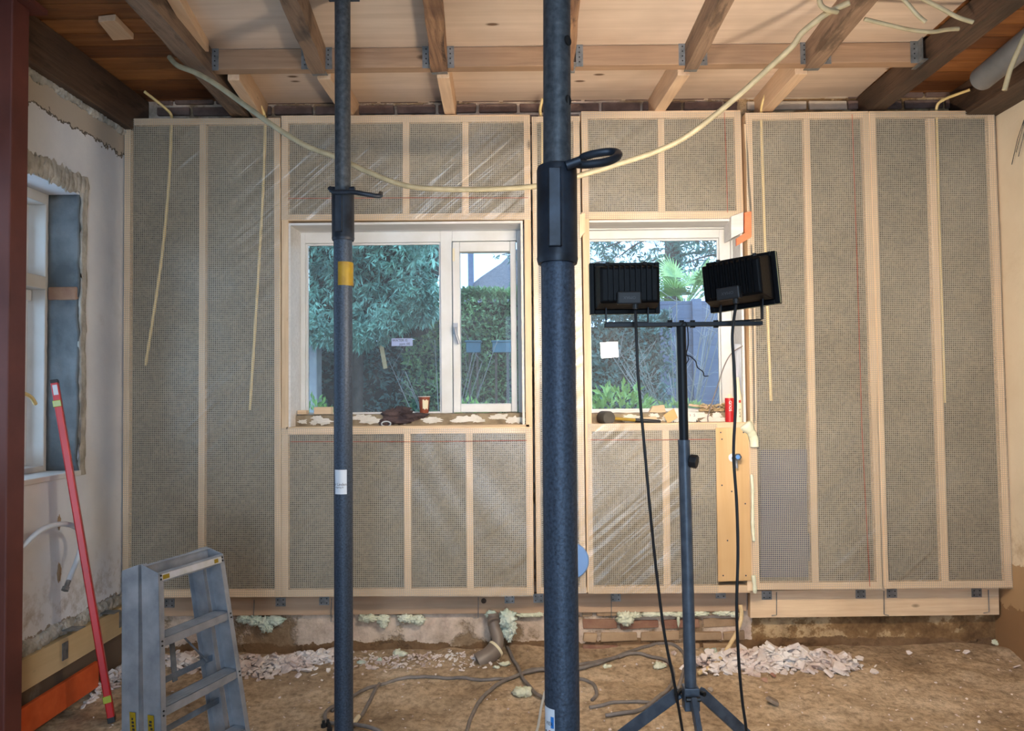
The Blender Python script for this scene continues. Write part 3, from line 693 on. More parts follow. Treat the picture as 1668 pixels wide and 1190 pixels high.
q = MB(); c = P(788,978,YS-.001); q.tube([c, c-Vector((0,.003,0))], .014, 14); q.build('knot_plug', M['oldDark'], sb)
YS2 = 3.995
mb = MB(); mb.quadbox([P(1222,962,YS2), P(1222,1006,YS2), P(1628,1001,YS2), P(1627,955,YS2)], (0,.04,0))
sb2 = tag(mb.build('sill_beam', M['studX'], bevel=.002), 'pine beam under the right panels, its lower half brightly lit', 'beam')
for px, py in ((1249,969),(1402,967),(1453,966),(1591,965)): bracket(px, py, sb2, YS2)
for pts in (([(1265,964),(1265,1001),(1257,1002)]), ([(1440,962),(1440,1000),(1448,1002)]), ([(1610,960),(1611,996),(1602,998)])): wire_tie(pts, sb2, YS2)

# ================================================================== WINDOWS
YF = 4.085
def frame_ring(mb, x0, x1, z0, z1, w, y0, y1, wb=None, wt=None):
    wb = w if wb is None else wb; wt = w if wt is None else wt
    mb.box(x0, x0+w, y0, y1, z0, z1); mb.box(x1-w, x1, y0, y1, z0, z1)
    mb.box(x0+w, x1-w, y0, y1, z0, z0+wb); mb.box(x0+w, x1-w, y0, y1, z1-wt, z1)
pxm = YF/FPX
def wx(px, Y=YF): return P(px, 530, Y).x
def wz(py, px=700, Y=YF): return P(px, py, Y).z
# window 1
w1 = thing('window_1', 'large white two-light window with a garden view', None, (0,0,0), kind='structure')
mb = MB(); x0, x1 = wx(472), wx(857); z0, z1 = wz(690), wz(368)
gl0, gl1, gz0, gz1 = wx(503), wx(718), wz(673), wz(397)
s0, s1 = wx(737), wx(843)
mb.box(x0, gl0-.02, YF, YF+.07, z0, z1); mb.box(gl1+.0, s0, YF, YF+.07, z0, z1); mb.box(s1, x1, YF, YF+.07, z0, z1)
mb.box(gl0-.02, gl1, YF, YF+.07, z0, gz0); mb.box(s0, s1, YF, YF+.07, z0, wz(674)); mb.box(gl0-.02, gl1, YF, YF+.07, gz1+.01, z1); mb.box(s0, s1, YF, YF+.07, wz(393), z1)
mb.box(x0, x0+.022, YF-.03, YF, z0, z1); mb.box(x1-.022, x1, YF-.03, YF, z0, z1); mb.box(x0+.022, x1-.022, YF-.03, YF, z1-.03, z1)
mb.build('window_frame', M['white'], w1, bevel=.003)
mb = MB(); frame_ring(mb, gl0-.02, gl1, gz0-.0, gz1+.01, .010, YF+.018, YF+.03); mb.build('glazing_bead', M['white'], w1, bevel=.001)
mb = MB(); mb.box(gl0-.01, gl1-.005, YF+.036, YF+.042, gz0+.005, gz1+.002); mb.build('pane', M['glass'], w1)
mb = MB(); sz0, sz1 = wz(672), wz(395); ix0, ix1, iz0, iz1 = wx(750), wx(832), wz(658), wz(411)
mb.box(s0+.004, ix0, YF-.018, YF+.05, sz0, sz1); mb.box(ix1, s1-.004, YF-.018, YF+.05, sz0, sz1); mb.box(ix0, ix1, YF-.018, YF+.05, sz0, iz0); mb.box(ix0, ix1, YF-.018, YF+.05, iz1, sz1)
sash = mb.build('opening_sash', M['white'], w1, bevel=.004)
mb = MB(); mb.box(ix0-.004, ix1+.004, YF+.02, YF+.026, iz0-.004, iz1+.004); mb.build('sash_pane', M['glass'], sash)
hc = P(742,535,YF-.018); mb = MB(); mb.box(hc.x-.013, hc.x+.013, hc.y-.006, hc.y, hc.z-.03, hc.z+.03)
mb.tube([hc+Vector((0,-.005,.0)), hc+Vector((0,-.035,0))], .009, 12); mb.tube(smooth_path([hc+Vector((0,-.032,.005)), hc+Vector((.006,-.036,-.03)), hc+Vector((.022,-.036,-.085))],4), .008, 10)
mb.build('window_handle', M['alu'], sash, smooth=.7)
mb = MB(); c = P(739,415,YF-.018); mb.box(c.x-.006, c.x+.006, c.y-.005, c.y, c.z-.035, c.z+.035); mb.build('hinge_cover', M['cream'], sash)
# window 2
w2 = thing('window_2', 'small white window behind the site lamps', None, (0,0,0), kind='structure')
mb = MB(); x0, x1 = wx(950), wx(1196); z0b, z1b = wz(690,1070), wz(366,1070)
a0, a1, b0, b1 = wx(961), wx(1174), wz(668,1070), wz(388,1070)
mb.box(x0, a0, YF, YF+.07, z0b, z1b); mb.box(a1, x1, YF, YF+.07, z0b, z1b); mb.box(a0, a1, YF, YF+.07, z0b, b0); mb.box(a0, a1, YF, YF+.07, b1, z1b)
mb.box(x0, x0+.012, YF-.03, YF, z0b, z1b); mb.box(x1-.016, x1, YF-.03, YF, z0b, z1b); mb.box(x0+.012, x1-.016, YF-.03, YF, z1b-.03, z1b)
mb.build('window_frame', M['white'], w2, bevel=.003)
mb = MB(); frame_ring(mb, a0-.002, a1+.002, b0, b1, .010, YF+.018, YF+.03); mb.build('glazing_bead', M['white'], w2, bevel=.001)
mb = MB(); mb.box(a0-.004, a1+.004, YF+.036, YF+.042, b0-.004, b1+.004); mb.build('pane', M['glass'], w2)
# painted linings of the two openings
def lining(pl, pr, zt, zb, name, label):
    t = .012; xa, xb = P(pl,500,YP).x, P(pr,500,YP).x; mb = MB()
    mb.box(xa, xb, YP+.004, YF, zt-t, zt); mb.box(xa, xa+t, YP+.004, YF, zb, zt-t); mb.box(xb-t, xb, YP+.004, YF, zb, zt-t)
    return mb.build(name, M['whitewood'], kind='structure', label=label)
lining(469, 853, P(660,361,YP).z, P(660,697,YP).z, 'trim_1', 'white primed lining round the large window')
lining(956, 1212, P(1080,357,YP).z, P(1080,692,YP).z, 'trim_2', 'white primed lining round the small window')
# rough mortar ledges inside the openings
def ledge(pl, pr, name, ys, label):
    xa, xb = P(pl,680,3.99).x, P(pr,680,3.99).x; zb, zt = P((pl+pr)/2, ys[1], 3.99).z, P((pl+pr)/2, ys[0], 3.99).z
    n = int((xb-xa)/.008); vs = []; fs = []
    prof = [(0,0),(0,.25),(0,.5),(.0,.75),(.004,.97),(.03,1.0),(.06,1.0),(.095,1.0)]
    for i in range(n+1):
        x = xa+(xb-xa)*i/n
        for k, (dy, u) in enumerate(prof):
            z = zb+(zt-zb)*u; j = mnoise.noise(Vector((x*26, k*1.3, u*5)))
            vs.append((x, 3.99+dy-.004*j, z+(.005*mnoise.noise(Vector((x*18, dy*30, 9))) if u > .9 else 0)))
    m_ = len(prof)
    for i in range(n):
        for k in range(m_-1): fs.append((i*m_+k, (i+1)*m_+k, (i+1)*m_+k+1, i*m_+k+1))
    mb = MB(); mb.add(vs, fs); mb.build(name, M['mortar'], smooth=.9, kind='structure', label=label)
    # flaking lime patches, thin slabs following the ledge face
    q = MB(); random.seed(int(pl))
    for _ in range(int((pr-pl)/22)):
        cx = random.uniform(xa+.03, xb-.05); cz = random.uniform(zb+.012, zt-.012); rx = random.uniform(.015,.055)
        q.blob((cx, 3.988, cz), (rx, .005, random.uniform(.008,.016)), random.random()*50, .95, 2.2, 3)
    q.build('lime_flakes', M['lime'], bpy.data.objects[name], smooth=.9)
ledge(479, 858, 'trim_3', (674,693), 'crumbling mortar ledge under the large window')
ledge(957, 1196, 'trim_4', (672,690), 'crumbling mortar ledge under the small window')
# timber sill boards over the lower rails
for (pl, pr, py, nm) in ((466,862,695,'trim_5'), (957,1206,690,'trim_6')):
    a, b_ = P(pl,py,YP), P(pr,py-2,YP); MB().box(a.x, b_.x, YP+.0, 4.0, a.z-.012, a.z-.001).build(nm, M['studX'], kind='structure', label='raw timber ledge below the window')

# left window
w3 = thing('window_3', 'white window in the left wall, glowing with daylight', None, (0,0,0), kind='structure')
XW = -2.245; mb = MB()
ztr = PX(83,463,XW).z
XD = XW-.13; JY = OY1-.030
mb.box(XD, XW, JY, OY1, OZ0, OZ1); mb.box(XD, XW, OY0, OY0+.03, OZ0, OZ1)
mb.box(XD, XW, OY0+.03, JY, OZ1-.05, OZ1); mb.box(XD, XW, OY0+.03, JY, OZ0, OZ0+.03)
mb.box(XD, XW+.004, OY0+.03, JY, ztr-.03, ztr+.03); mb.box(XD, XW-.03, 2.72, 2.78, OZ0+.03, ztr-.03)
mb.build('window_frame', M['white'], w3, bevel=.004)
mb = MB(); frame_ring2 = [(ztr+.03, OZ1-.05), (OZ0+.03, ztr-.03)]
for za, zb in frame_ring2:
    ya, yb = OY0+.03, JY
    mb.box(XD+.01, XD+.05, yb-.04, yb, za, zb); mb.box(XD+.01, XD+.05, ya, ya+.04, za, zb); mb.box(XD+.01, XD+.05, ya+.04, yb-.04, zb-.04, zb); mb.box(XD+.01, XD+.05, ya+.04, yb-.04, za, za+.04)
mb.build('window_sash', M['white'], w3, bevel=.004)
mb = MB()
for za, zb in frame_ring2: mb.box(XD+.026, XD+.030, OY0+.065, JY-.035, za+.035, zb-.035)
mb.build('pane', M['glass'], w3)
mb = MB(); mb.box(XD+.05, XD+.08, OY0+.1, JY-.02, ztr-.085, ztr-.035); mb.build('vent_strip', M['white'], w3, bevel=.004)
# sill board and concrete reveal of the left window
mb = MB(); mb.box(XW-.02, XL+.012, OY0, OY1-.0, OZ0-.02, OZ0+.004); mb.build('trim_7', M['white'], kind='structure', bevel=.003, label='white painted sill of the left window')
def rough_slab(x0, x1, y0, y1, z0, z1, m, name, parent, amp=.008, axis='y', n=44):
    """slab with irregular front and edges"""
    mb = MB(); vs = []; fs = []; nu = 14
    for j in range(n+1):
        for i in range(nu+1):
            u, v = i/nu, j/n
            if axis == 'y':
                x = x0+(x1-x0)*u; z = z0+(z1-z0)*v; e = mnoise.noise(Vector((z*14, 2.2, x*3)))*amp*1.6*(u if x1 > x0 else 1)
                vs.append((x+e*u, y0-amp*abs(mnoise.noise(Vector((x*22, z*22, 5)))), z))
            elif axis == 'x':
                y = y0+(y1-y0)*u; z = z0+(z1-z0)*v; e = mnoise.noise(Vector((z*16, 7.7, 1)))*amp*2.2 if i in (0, nu) else 0
                vs.append((x1+amp*abs(mnoise.noise(Vector((y*26, z*26, 5)))), y+e, z))
            else:
                y = y0+(y1-y0)*v; x = x0+(x1-x0)*u
                vs.append((x, y, z0+amp*mnoise.noise(Vector((x*20, y*20, 1)))))
    w = nu+1
    for j in range(n):
        for i in range(nu): fs.append((j*w+i, j*w+i+1, (j+1)*w+i+1, (j+1)*w+i))
    mb.add(vs, fs); o = mb.build(name, m, parent, smooth=3.2)
    sd = o.modifiers.new('thick', 'SOLIDIFY'); sd.thickness = .012; sd.offset = 0
    return o
rough_slab(XW, XL-.002, OY1-.006, 0, OZ0+.004, OZ1, M['concrete'], 'concrete_reveal', wl_)
rough_slab(0, XL+.002, OY1-.004, OY1+.035, OZ0-.02, OZ1+.03, M['plasteredge'], 'broken_plaster_edge', wl_, .006, 'x')
q = MB()
for j in range(46):
    yy = OY0+(OY1+.03-OY0)*j/45; q.blob((XL+.003, yy, OZ1+.045+.012*mnoise.noise(Vector((yy*9,0,0)))), (.012,.026,.052+.01*mnoise.noise(Vector((yy*15,3,0)))), j, .5, 2.5, 2)
q.build('broken_plaster_edge', M['plasteredge'], wl_, smooth=.9)
q = MB()
for j in range(60):
    yy = 3.0+1.0*j/59; q.blob((XL+.004, yy, 2.79+.01*mnoise.noise(Vector((yy*12,5,0)))), (.012,.02,.02+.012*mnoise.noise(Vector((yy*17,3,0)))), j+99, .6, 2.5, 2)
q.build('crumbled_plaster_top', M['plasteredge'], wl_, smooth=.9)
q = MB(); c = PX(90,478,XW+.03); q.box(XW+.004, XL-.004, OY1-.022, OY1, c.z-.032, c.z+.030); q.build('brick_patch', M['brickred'], wl_, bevel=.008)
for py_ in (850, 932):
    c = PX(96, py_, XL); q = MB(); q.blob((XL, c.y, c.z), (.006,.012,.03 if py_ == 850 else .045), py_, .4); q.build('chipped_recess', M['brickold'], wl_, smooth=.9)
# crumbling zone low on the left wall
q = MB()
for j in range(70):
    yy = 3.0+1.02*j/69; q.blob((XL+.005, yy, .375+.03*mnoise.noise(Vector((yy*7,1,0)))), (.018,.028,.03), j+7, .6, 2.5, 2)
q.build('crumbled_plaster_foot', M['plasteredge'], wl_, smooth=.9)
# boards along the foot of the left wall
mb = MB(); mb.box(XL, XL+.035, 2.4, 3.9, .215, .345)
bd = tag(mb.build('wall_plate_board', M['skirt'], bevel=.002), 'pale timber board along the foot of the left wall', 'board')
q = MB(); c = PX(106,1040,XL+.036); q.box(XL+.035, XL+.039, c.y-.02, c.y+.02, .25, .325); c = PX(197,990,XL+.036); q.box(XL+.035, XL+.039, c.y-.015, c.y+.015, .25, .33); q.build('bracket', M['zinc'], bd)
for px, py in ((115,1024),(175,997)):
    c = PX(px, py, XL+.04); mb = MB(); mb.box(XL+.002, XL+.09, c.y-.03, c.y+.03, c.z, c.z+.004)
    tag(mb.build('metal_strap', M['zinc'], None), 'flat metal strap sticking out above the pale board, ' + ('nearer the brown column' if px == 115 else 'nearer the corner'), 'strap')
mb = MB(); mb.bar((XL+.055, 2.5, .11), (XL+.055, 3.60, .108), .02, .118, (0,0,1))
tag(mb.build('orange_board', M['orange'], bevel=.002), 'orange panel board standing on edge at the foot of the left wall', 'board')
# right wall wires and screw hole
mb = MB()
for p in (((1668,195),(1658,225),(1648,268)), ((1672,200),(1665,230),(1659,255)), ((1672,180),(1664,215),(1655,248))): mb.tube([PX(a, b_, XR-.02) for a, b_ in p], .0018, 5)
tag(mb.build('loose_wires', M['black'], smooth=.9), 'thin dark wires hanging from the cream right wall', 'wires')
# ================================================================== STEEL COLUMN
cx = PX(28, 600, -2.0)
Yc0 = 2.88; xa = P(14, 595, Yc0).x
mb = MB(); tw = .004
mb.box(xa-.1, xa, Yc0, Yc0+.1, -.02, ZC-.03)
col_ = thing('steel_column', 'red-brown primed steel column at the left edge of the photo', 'column', (xa-.05, Yc0+.05, 0))
mb.build('shaft', M['primer'], col_, bevel=.006)
mb = MB(); mb.box(xa-.16, xa+.04, Yc0-.05, Yc0+.15, ZC-.03, ZC-.008); mb.build('head_plate', M['primer'], col_)

# ================================================================== PROPS
def prop(name, label, top, mid, bot, rU, rL, collar, Yc, handle, base=None, extras=None):
    """top/mid/bot world points; collar: (start, end, radius)"""
    t = thing(name, label, 'prop', bot)
    mb = MB(); mb.tube([mid, top], rU, 28); mb.build('upper_tube', M['propup'], t, smooth=.9)
    mb = MB(); mb.tube([bot, mid+(bot-mid)*.0], rL, 32); mb.build('lower_tube', M['prop'], t, smooth=.9)
    a, b_, r = collar; d = (b_-a)
    mb = MB(); mb.tube([a, a+d*.02, a+d*.05, a+d*.93, a+d*.95, b_], [rU+.003, r*.96, r, r, r*1.02, r*.96], 32)
    cl = mb.build('collar', M['propdark'], t, smooth=.7)
    q = MB(); f = Vector((-.15*r, -r-.002, 0)); w = r*.30
    q.bar(a+d*.08+f, a+d*.86+f, w*2, .010, (0,1,0)); q.bar(a+d*.08+f+Vector((w,0,0)), a+d*.86+f+Vector((w,0,0)), .004, .022, (0,1,0)); q.build('collar_lug', M['propdark'], cl, bevel=.003)
    q = MB(); handle(q); q.build('locking_pin', M['black' if name == 'x' else 'propdark'], t, smooth=.9)
    mb = MB(); tz = top.z; mb.box(top.x-.06, top.x+.06, top.y-.06, top.y+.033, tz, tz+.008); mb.build('head_plate', M['prop'], t)
    return t
# slim prop (further away)
Ys = 2.90
T, Bm = P(558,-4,Ys), P(560,1184,Ys); Bm.z = .062; Mi = P(558.5,350,Ys)
T.z = min(T.z, ZC-.020)
def h1(q):
    q.tube(smooth_path([P(537,306,Ys-.04), P(546,313,Ys-.05), P(576,313,Ys-.055), P(600,317,Ys-.05), P(618,319,Ys-.03), P(620,315,Ys+.02)], 6), .0095, 10)
    q.tube([P(540,309,Ys), P(578,309,Ys)], .0125, 10)
sp = prop('steel_prop', 'slimmer galvanised prop with a yellow tape band, left of centre', T, Mi, Bm, .0302, .0352, (P(558.5,312,Ys), P(559,392,Ys), .0425), Ys, h1)
mb = MB(); c1, c2 = P(560,428,Ys), P(560,466,Ys); mb.tube([c1, c2], .0362, 32); mb.build('yellow_tape', M['yellow'], sp, smooth=.9)
def on_tube(c, r, u, v, axis=(0,0,1)):   # wrap a flat design on a tube facing the camera; u, v in metres
    a = u/r; return Vector((c.x+math.sin(a)*r, c.y-math.cos(a)*r, c.z+v))
def patch(name, c, r, u0, u1, v0, v1, m, parent, n=10):
    mb = MB(); vs = []
    for i in range(n+1):
        u = u0+(u1-u0)*i/n; vs += [on_tube(c, r, u, v0), on_tube(c, r, u, v1), on_tube(c, r-.0008, u, v1), on_tube(c, r-.0008, u, v0)]
    fs = [(0,1,2,3), (n*4+3,n*4+2,n*4+1,n*4)]
    for i in range(n):
        for k in range(4): fs.append((i*4+k, (i+1)*4+k, (i+1)*4+(k+1)%4, i*4+(k+1)%4))
    mb.add(vs, fs); return mb.build(name, m, parent, smooth=.5)
c = P(560,783,Ys); c.y = Ys
lb = patch('sticker', c, .0364, -.043, .020, -.046, .046, M['paper'], sp)
lettering('lettering', 'er Linden', .0155, lambda x, y: on_tube(c, .0369, x*.9-.007, y-.009), M['ink'], lb)
lettering('lettering', 'ringsweg 81', .008, lambda x, y: on_tube(c, .0369, x*.95-.009, y-.020), M['ink'], lb)
mb = MB(); Rz = Matrix.Rotation(math.radians(38), 3, 'Z'); mb.obox(Bm+Vector((-.01,.0,.002)), Rz@Vector((.095,0,0)), Rz@Vector((0,.095,0)), (0,0,.005)); bp = mb.build('base_plate', M['alu'], sp, bevel=.002)
q = MB()
for px, py in ((527,1182),(534,1180),(537,1188)):
    g = G(px, py, Bm.z+.01); q.tube([g-Vector((0,0,.005)), g+Vector((0,0,.008))], .011, 6); q.tube([g, g+Vector((0,0,.022))], .006, 8)
q.build('bolts', M['screw'], bp)
mb = MB(); mb.obox(Bm+Vector((-.01,0,-.022)), Rz@Vector((.13,0,0)), Rz@Vector((0,.12,0)), (0,0,.018))
tag(mb.build('packing_plank', M['oldY'], bevel=.003), 'short plank under the base plate of the slimmer prop', 'plank')
# thick prop (near)
pa, pb = P(908,440,1.705), P(916,1190,1.665); d = (pb-pa)/(pb.z-pa.z); Bt = pa+d*(.01-pa.z); Mt = P(907.5,350,1.71); Tt = P(907,0,1.73); dt = (Tt-Mt)/(Tt.z-Mt.z); Tt = Mt+dt*(ZC-.020-Mt.z)
def h2(q):
    Yh = 1.69
    q.tube([P(922,270,Yh-.02), P(945,262,Yh-.02)], .011, 12)
    q.tube(smooth_path([P(935,266,Yh-.02), P(952,268,Yh-.01), P(985,264,Yh+.0), P(1003,257,Yh+.02), P(1007,250,Yh+.05), P(995,247,Yh+.07), P(970,250,Yh+.07), P(950,256,Yh+.06), P(949,262,Yh+.055)], 6), .0095, 12)
tp = prop('steel_prop', 'thick dark galvanised prop standing nearest the camera, right of centre', Tt, Mt, Bt, .0318, .0380, (P(907,270,1.714), P(908,430,1.705), .0462), 1.71, h2)
q = MB()
for py in (72,168):
    c = P(926.5, py, 1.75); nrm = Vector((.80,-.6,0)).normalized(); c = P(907, py, 1.722); c = c+nrm*.0316
    MB().tube([c-nrm*.003, c+nrm*.0012], .0115, 16).build('pin_hole_disc', M['holeshade'], tp)  # black disc painted as the shaded inside of a hole
c = P(915.5,1160,1.6665); rr = .0386
lb = patch('sticker', c, rr, -.050, -.018, -.09, .020, M['paper'], tp)
lettering('lettering', 'VIER', .011, lambda x, y: on_tube(c, rr+.0006, x-.033, y-.012), M['ink'], lb)
patch('red_square', c, rr+.0006, -.034, -.016, -.05, -.026, M['redink'], lb)
patch('blue_stripe', c, rr+.0005, -.028, -.020, -.020, .004, M['blueplastic'], lb)
lettering('lettering', '&', .022, lambda x, y: on_tube(c, rr+.0006, x-.043, y-.036), M['ink'], lb)
mb = MB(); mb.box(Bt.x-.08, Bt.x+.08, Bt.y-.08, Bt.y+.08, -.01, .012); mb.build('base_plate', M['prop'], tp)

# ================================================================== SITE LAMP STAND
Yst = 2.20
st = thing('lamp_stand', 'grey tripod stand with crossbar carrying the two site lamps', 'lamp stand', (P(1125,1125,Yst).x, Yst, 0))
hub = P(1125,1128,Yst); top = P(1109.5,532,Yst); mid = P(1114,716,Yst)
mb = MB(); mb.tube([mid+(hub-mid)*.1, top], .0135, 20); mb.build('inner_tube', M['standdark'], st, smooth=.9)
mb = MB(); mb.tube([hub, mid], .0172, 24); mb.build('outer_tube', M['stand'], st, smooth=.9)
k0 = P(1120,750,Yst); k1 = P(1131,750,Yst)
mb = MB(); mb.tube([k0, k1], .008, 10); mb.tube([P(1124,750,Yst-.01), P(1136,752,Yst-.02)], [.020,.020], 8); mb.build('clamp_knob', M['black'], st, bevel=.003)
mb = MB(); mb.box(hub.x-.022, hub.x+.022, Yst-.022, Yst+.022, hub.z-.045, hub.z+.02); mb.build('hub', M['stand'], st, bevel=.003)
zf = .0
for ang in (210, 330, 90):
    a = math.radians(ang); 
    if ang == 90: dirv = Vector((.0, -1, 0))
    else: dirv = Vector((math.cos(a), .5, 0)).normalized()
    s_ = hub+dirv*.035+Vector((0,0,-.005)); e_ = Vector((hub.x, Yst, .02))+dirv*(.62 if ang != 90 else .58)
    e_.z = H(e_.x, e_.y)+.012
    mb = MB(); mb.bar(s_, e_, .034, .016, Vector((0,0,1)).cross(dirv)) ; lg = mb.build('leg', M['stand'], st, bevel=.003)
    q = MB(); q.tube([s_+dirv.cross(Vector((0,0,1)))*.02, s_-dirv.cross(Vector((0,0,1)))*.02], .007, 8); q.build('leg_bolt', M['screw'], lg)
    q = MB(); q.blob(e_, (.024,.024,.016), 2, .05); q.build('rubber_foot', M['black'], lg, smooth=3.2)
mb = MB(); mb.bar(P(985,530,Yst), P(1240,526.5,Yst), .012, .03); cb = mb.build('crossbar', M['standdark'], st, bevel=.001)
q = MB()
for px in (1091,1110,1128,1166): 
    c = P(px,527,Yst); MB().tube([c-Vector((0,0,.012)), c+Vector((0,0,.010))], .008, 6).build('crossbar_bolt', M['screw'], cb)
def frame_from(fwd, up):
    f = Vector(fwd).normalized(); r = f.cross(Vector(up)).normalized(); u = r.cross(f); return r, f, u
def flood(c, fwd, up, label, cable):
    r, f, u = frame_from(fwd, up); c = Vector(c)
    t = thing('site_lamp', label, 'site lamp', c)
    X = lambda a, b_, d: c + r*a + f*b_ + u*d
    W, Hh = .092, .064
    # housing: tapered towards the back
    secs = [(-.055,.88,.74),(-.048,.93,.82),(.010,.99,.98),(.054,1.0,1.0)]
    vs = []; fs = []
    for (b_, kx, kz) in secs:
        for a_, d_ in ((-1,-1),(1,-1),(1,1),(-1,1)): vs.append(X(a_*W*kx, b_, d_*Hh*kz))
    n = len(secs)
    for i in range(n-1):
        for k in range(4): fs.append((i*4+k, i*4+(k+1)%4, (i+1)*4+(k+1)%4, (i+1)*4+k))
    fs.append((3,2,1,0)); fs.append(tuple((n-1)*4+k for k in range(4)))
    mb = MB(); mb.add(vs, fs); hs = mb.build('housing', M['blackmetal'], t, bevel=.004)
    # cooling fins on the back, top and bottom
    mb = MB()
    for i in range(9):
        a_ = (-.80+1.6*i/8)*W*.86
        vs = [X(a_-.0012, -.066, -Hh*.70), X(a_-.0012, .03, -Hh*1.0), X(a_-.0012, .03, Hh*1.09), X(a_-.0012, -.066, Hh*.84)]
        mb.quadbox(vs, r*.0026)
    mb.build('cooling_fin', M['blackmetal'], hs)
    mb = MB(); w, h = W+.006, Hh+.006
    for s_ in (-1, 1):
        mb.obox(X(s_*w, .052, 0), r*.007, f*.012, u*(h+.007)); mb.obox(X(0, .052, s_*h), r*(w-.007), f*.012, u*.007)
    mb.build('front_rim', M['blackmetal'], t, bevel=.002)
    mb = MB()
    for s_ in (-1, 1):
        mb.obox(X(s_*(w+.0062), .047, 0), r*.0012, f*.003, u*(h+.005)); mb.obox(X(0, .047, s_*(h+.0062)), r*(w+.004), f*.003, u*.0012)
    mb.build('rim_gasket', M['lamprim'], t)
    mb = MB(); mb.obox(X(0, .058, 0), r*(W-.002), f*.002, u*(Hh-.002)); mb.build('lamp_glass', M['lampglow'], t)
    mb = MB(); mb.obox(X(-.006, -.066, -.040), r*.034, f*.014, u*.018); jb = mb.build('junction_box', M['aludark'] if False else plain('grey_box', rgb(34,34,37), .55), t, bevel=.004)
    lettering('lettering', 'OMAX', .012, lambda x, y: X(-.006-x, -.0805, -.040-y) if False else X(-.006+x*-1, -.0805, -.040-y), plain('faint_print', rgb(80,80,84), .5), jb)
    mb = MB(); mb.tube([X(.012, -.068, -.056), X(.012, -.068, -.072)], .008, 10); mb.build('cable_gland', M['black'], t, smooth=.8)
    for a_ in (-.055, .055):
        mb = MB(); mb.tube([X(a_, .01, Hh*.98), X(a_, .01, Hh*1.16)], .006, 8); mb.build('wing_nut', M['black'], t)
    return t, X
# left head: straight at the wall; right head: turned to the right
cl = P(1022,466,Yst); cl.y = Yst+.01
tL, XA = flood(cl, (-.03,1,.02), (-.005,0,1), 'left site lamp on the crossbar, its finned back square to the camera', None)
cr = P(1201,458,Yst)
tR, XB = flood(cr, (.56,.83,.02), (-.09,0,1), 'right site lamp on the crossbar, turned to the right', None)
def yoke(t, X, bz, wd, off=0):
    mb = MB(); 
    for s_ in (-1, 1):
        a = X(s_*wd, .01, -.066); b_ = Vector((a.x, a.y, bz)); mb.bar(a+Vector((0,0,.01)), b_, .003, .02)
    p1 = X(-wd, .01, 0); p2 = X(wd, .01, 0); p1.z = p2.z = bz; mb.bar(p1, p2, .003, .02, (0,0,1)) if False else mb.bar(p1, p2, .02, .003, (0,0,1))
    mb.build('yoke', M['standdark'], t)
yoke(tL, XA, P(1035,524,Yst).z, .062); yoke(tR, XB, P(1200,522,Yst).z, .062)
def black_cable(start, pts, label, name='power_cable', r=.0042, m='black'):
    path = smooth_path([start]+[P(x, y, yy) for x, y, yy in pts], 8); mb = MB(); mb.tube(path, r, 10)
    return tag(mb.build(name, M[m], smooth=3.2), label, 'cable')
black_cable(XA(.012,-.068,-.073), [(1037,560,2.12),(1040,620,2.12),(1049,720,2.12),(1058,820,2.12),(1068,920,2.14),(1082,1030,2.16),(1096,1100,2.17),(1105,1150,2.2),(1112,1192,2.25),(1118,1230,2.3),(1130,1290,2.5)], 'black cable hanging from the left site lamp')
black_cable(XB(.012,-.068,-.073), [(1193,545,2.12),(1196,600,2.12),(1198,660,2.12),(1195,740,2.12),(1200,820,2.12),(1202,900,2.12),(1200,990,2.12),(1203,1070,2.14),(1209,1140,2.16),(1216,1192,2.18),(1225,1290,2.3)], 'black cable hanging from the right site lamp')
mb = MB(); mb.tube(smooth_path([P(x, y, Yst-.02) for x, y in ((1110,530),(1116,524),(1120,535),(1121,560),(1118,577),(1124,580),(1133,588),(1136,598),(1145,605),(1147,612),(1154,612))], 3), .0018, 6)
mb.tube([P(1119,577,Yst-.02), P(1122,585,Yst-.02), P(1117,594,Yst-.02)], .0016, 6)
tag(mb.build('tie_wire', M['black'], smooth=.9), 'twisted bit of black tie wire dangling from the stand crossbar', 'wire')

# ================================================================== STEPLADDER (folded)
ld = thing('stepladder', 'folded aluminium stepladder standing in front of the left panel', 'ladder', (-1.2, 2.65, 0))
LA = P(258,933,2.51); LB = P(364,902,2.80)             # top front corners of front frame
ud = Vector((LB.x-LA.x, LB.y-LA.y, 0)).normalized(); nd_ = Vector((ud.y, -ud.x, 0))     # nd_: front of ladder
Lw = (Vector((LB.x, LB.y))-Vector((LA.x, LA.y))).length; ztop = (LA.z+LB.z)/2; LO = Vector((LA.x, LA.y, 0))
lean, tap = .115, .085; SD = .072
def LP(u, n, z):                          # ladder coordinates: u along tread, n to the front, z height; follows the lean
    return LO + ud*u + nd_*(n + lean*(ztop-z)) + Vector((0,0,z))
def rail(name, side, n0, n1, z1, z0, leanx, parent, flange_n, m='alu', slant=0):
    """C-profile stile; side 0 = near-left, 1 = far-right"""
    q = MB(); t = .0022
    def pt(u, n, z):
        k = (ztop-z)*tap; uu = (-k if side == 0 else Lw+k)+u; return LO+ud*uu+nd_*(n+leanx*(ztop-z))+Vector((0,0,z))
    s_ = 1 if side == 0 else -1
    def tp_(n): return z1 - slant*abs(n-flange_n)
    def slab(u0, u1, a, b_, za=z0):
        q.add([pt(u0,a,za), pt(u1,a,za), pt(u1,b_,za), pt(u0,b_,za), pt(u0,a,tp_(a)), pt(u1,a,tp_(a)), pt(u1,b_,tp_(b_)), pt(u0,b_,tp_(b_))],
              [(0,3,2,1),(4,5,6,7),(0,1,5,4),(1,2,6,5),(2,3,7,6),(3,0,4,7)])
    slab(0, s_*t, n0, n1); slab(0, s_*.022, n1-t, n1); slab(0, s_*.022, n0, n0+t)
    return q.build(name, M[m], parent, bevel=.0008)
zl = .02
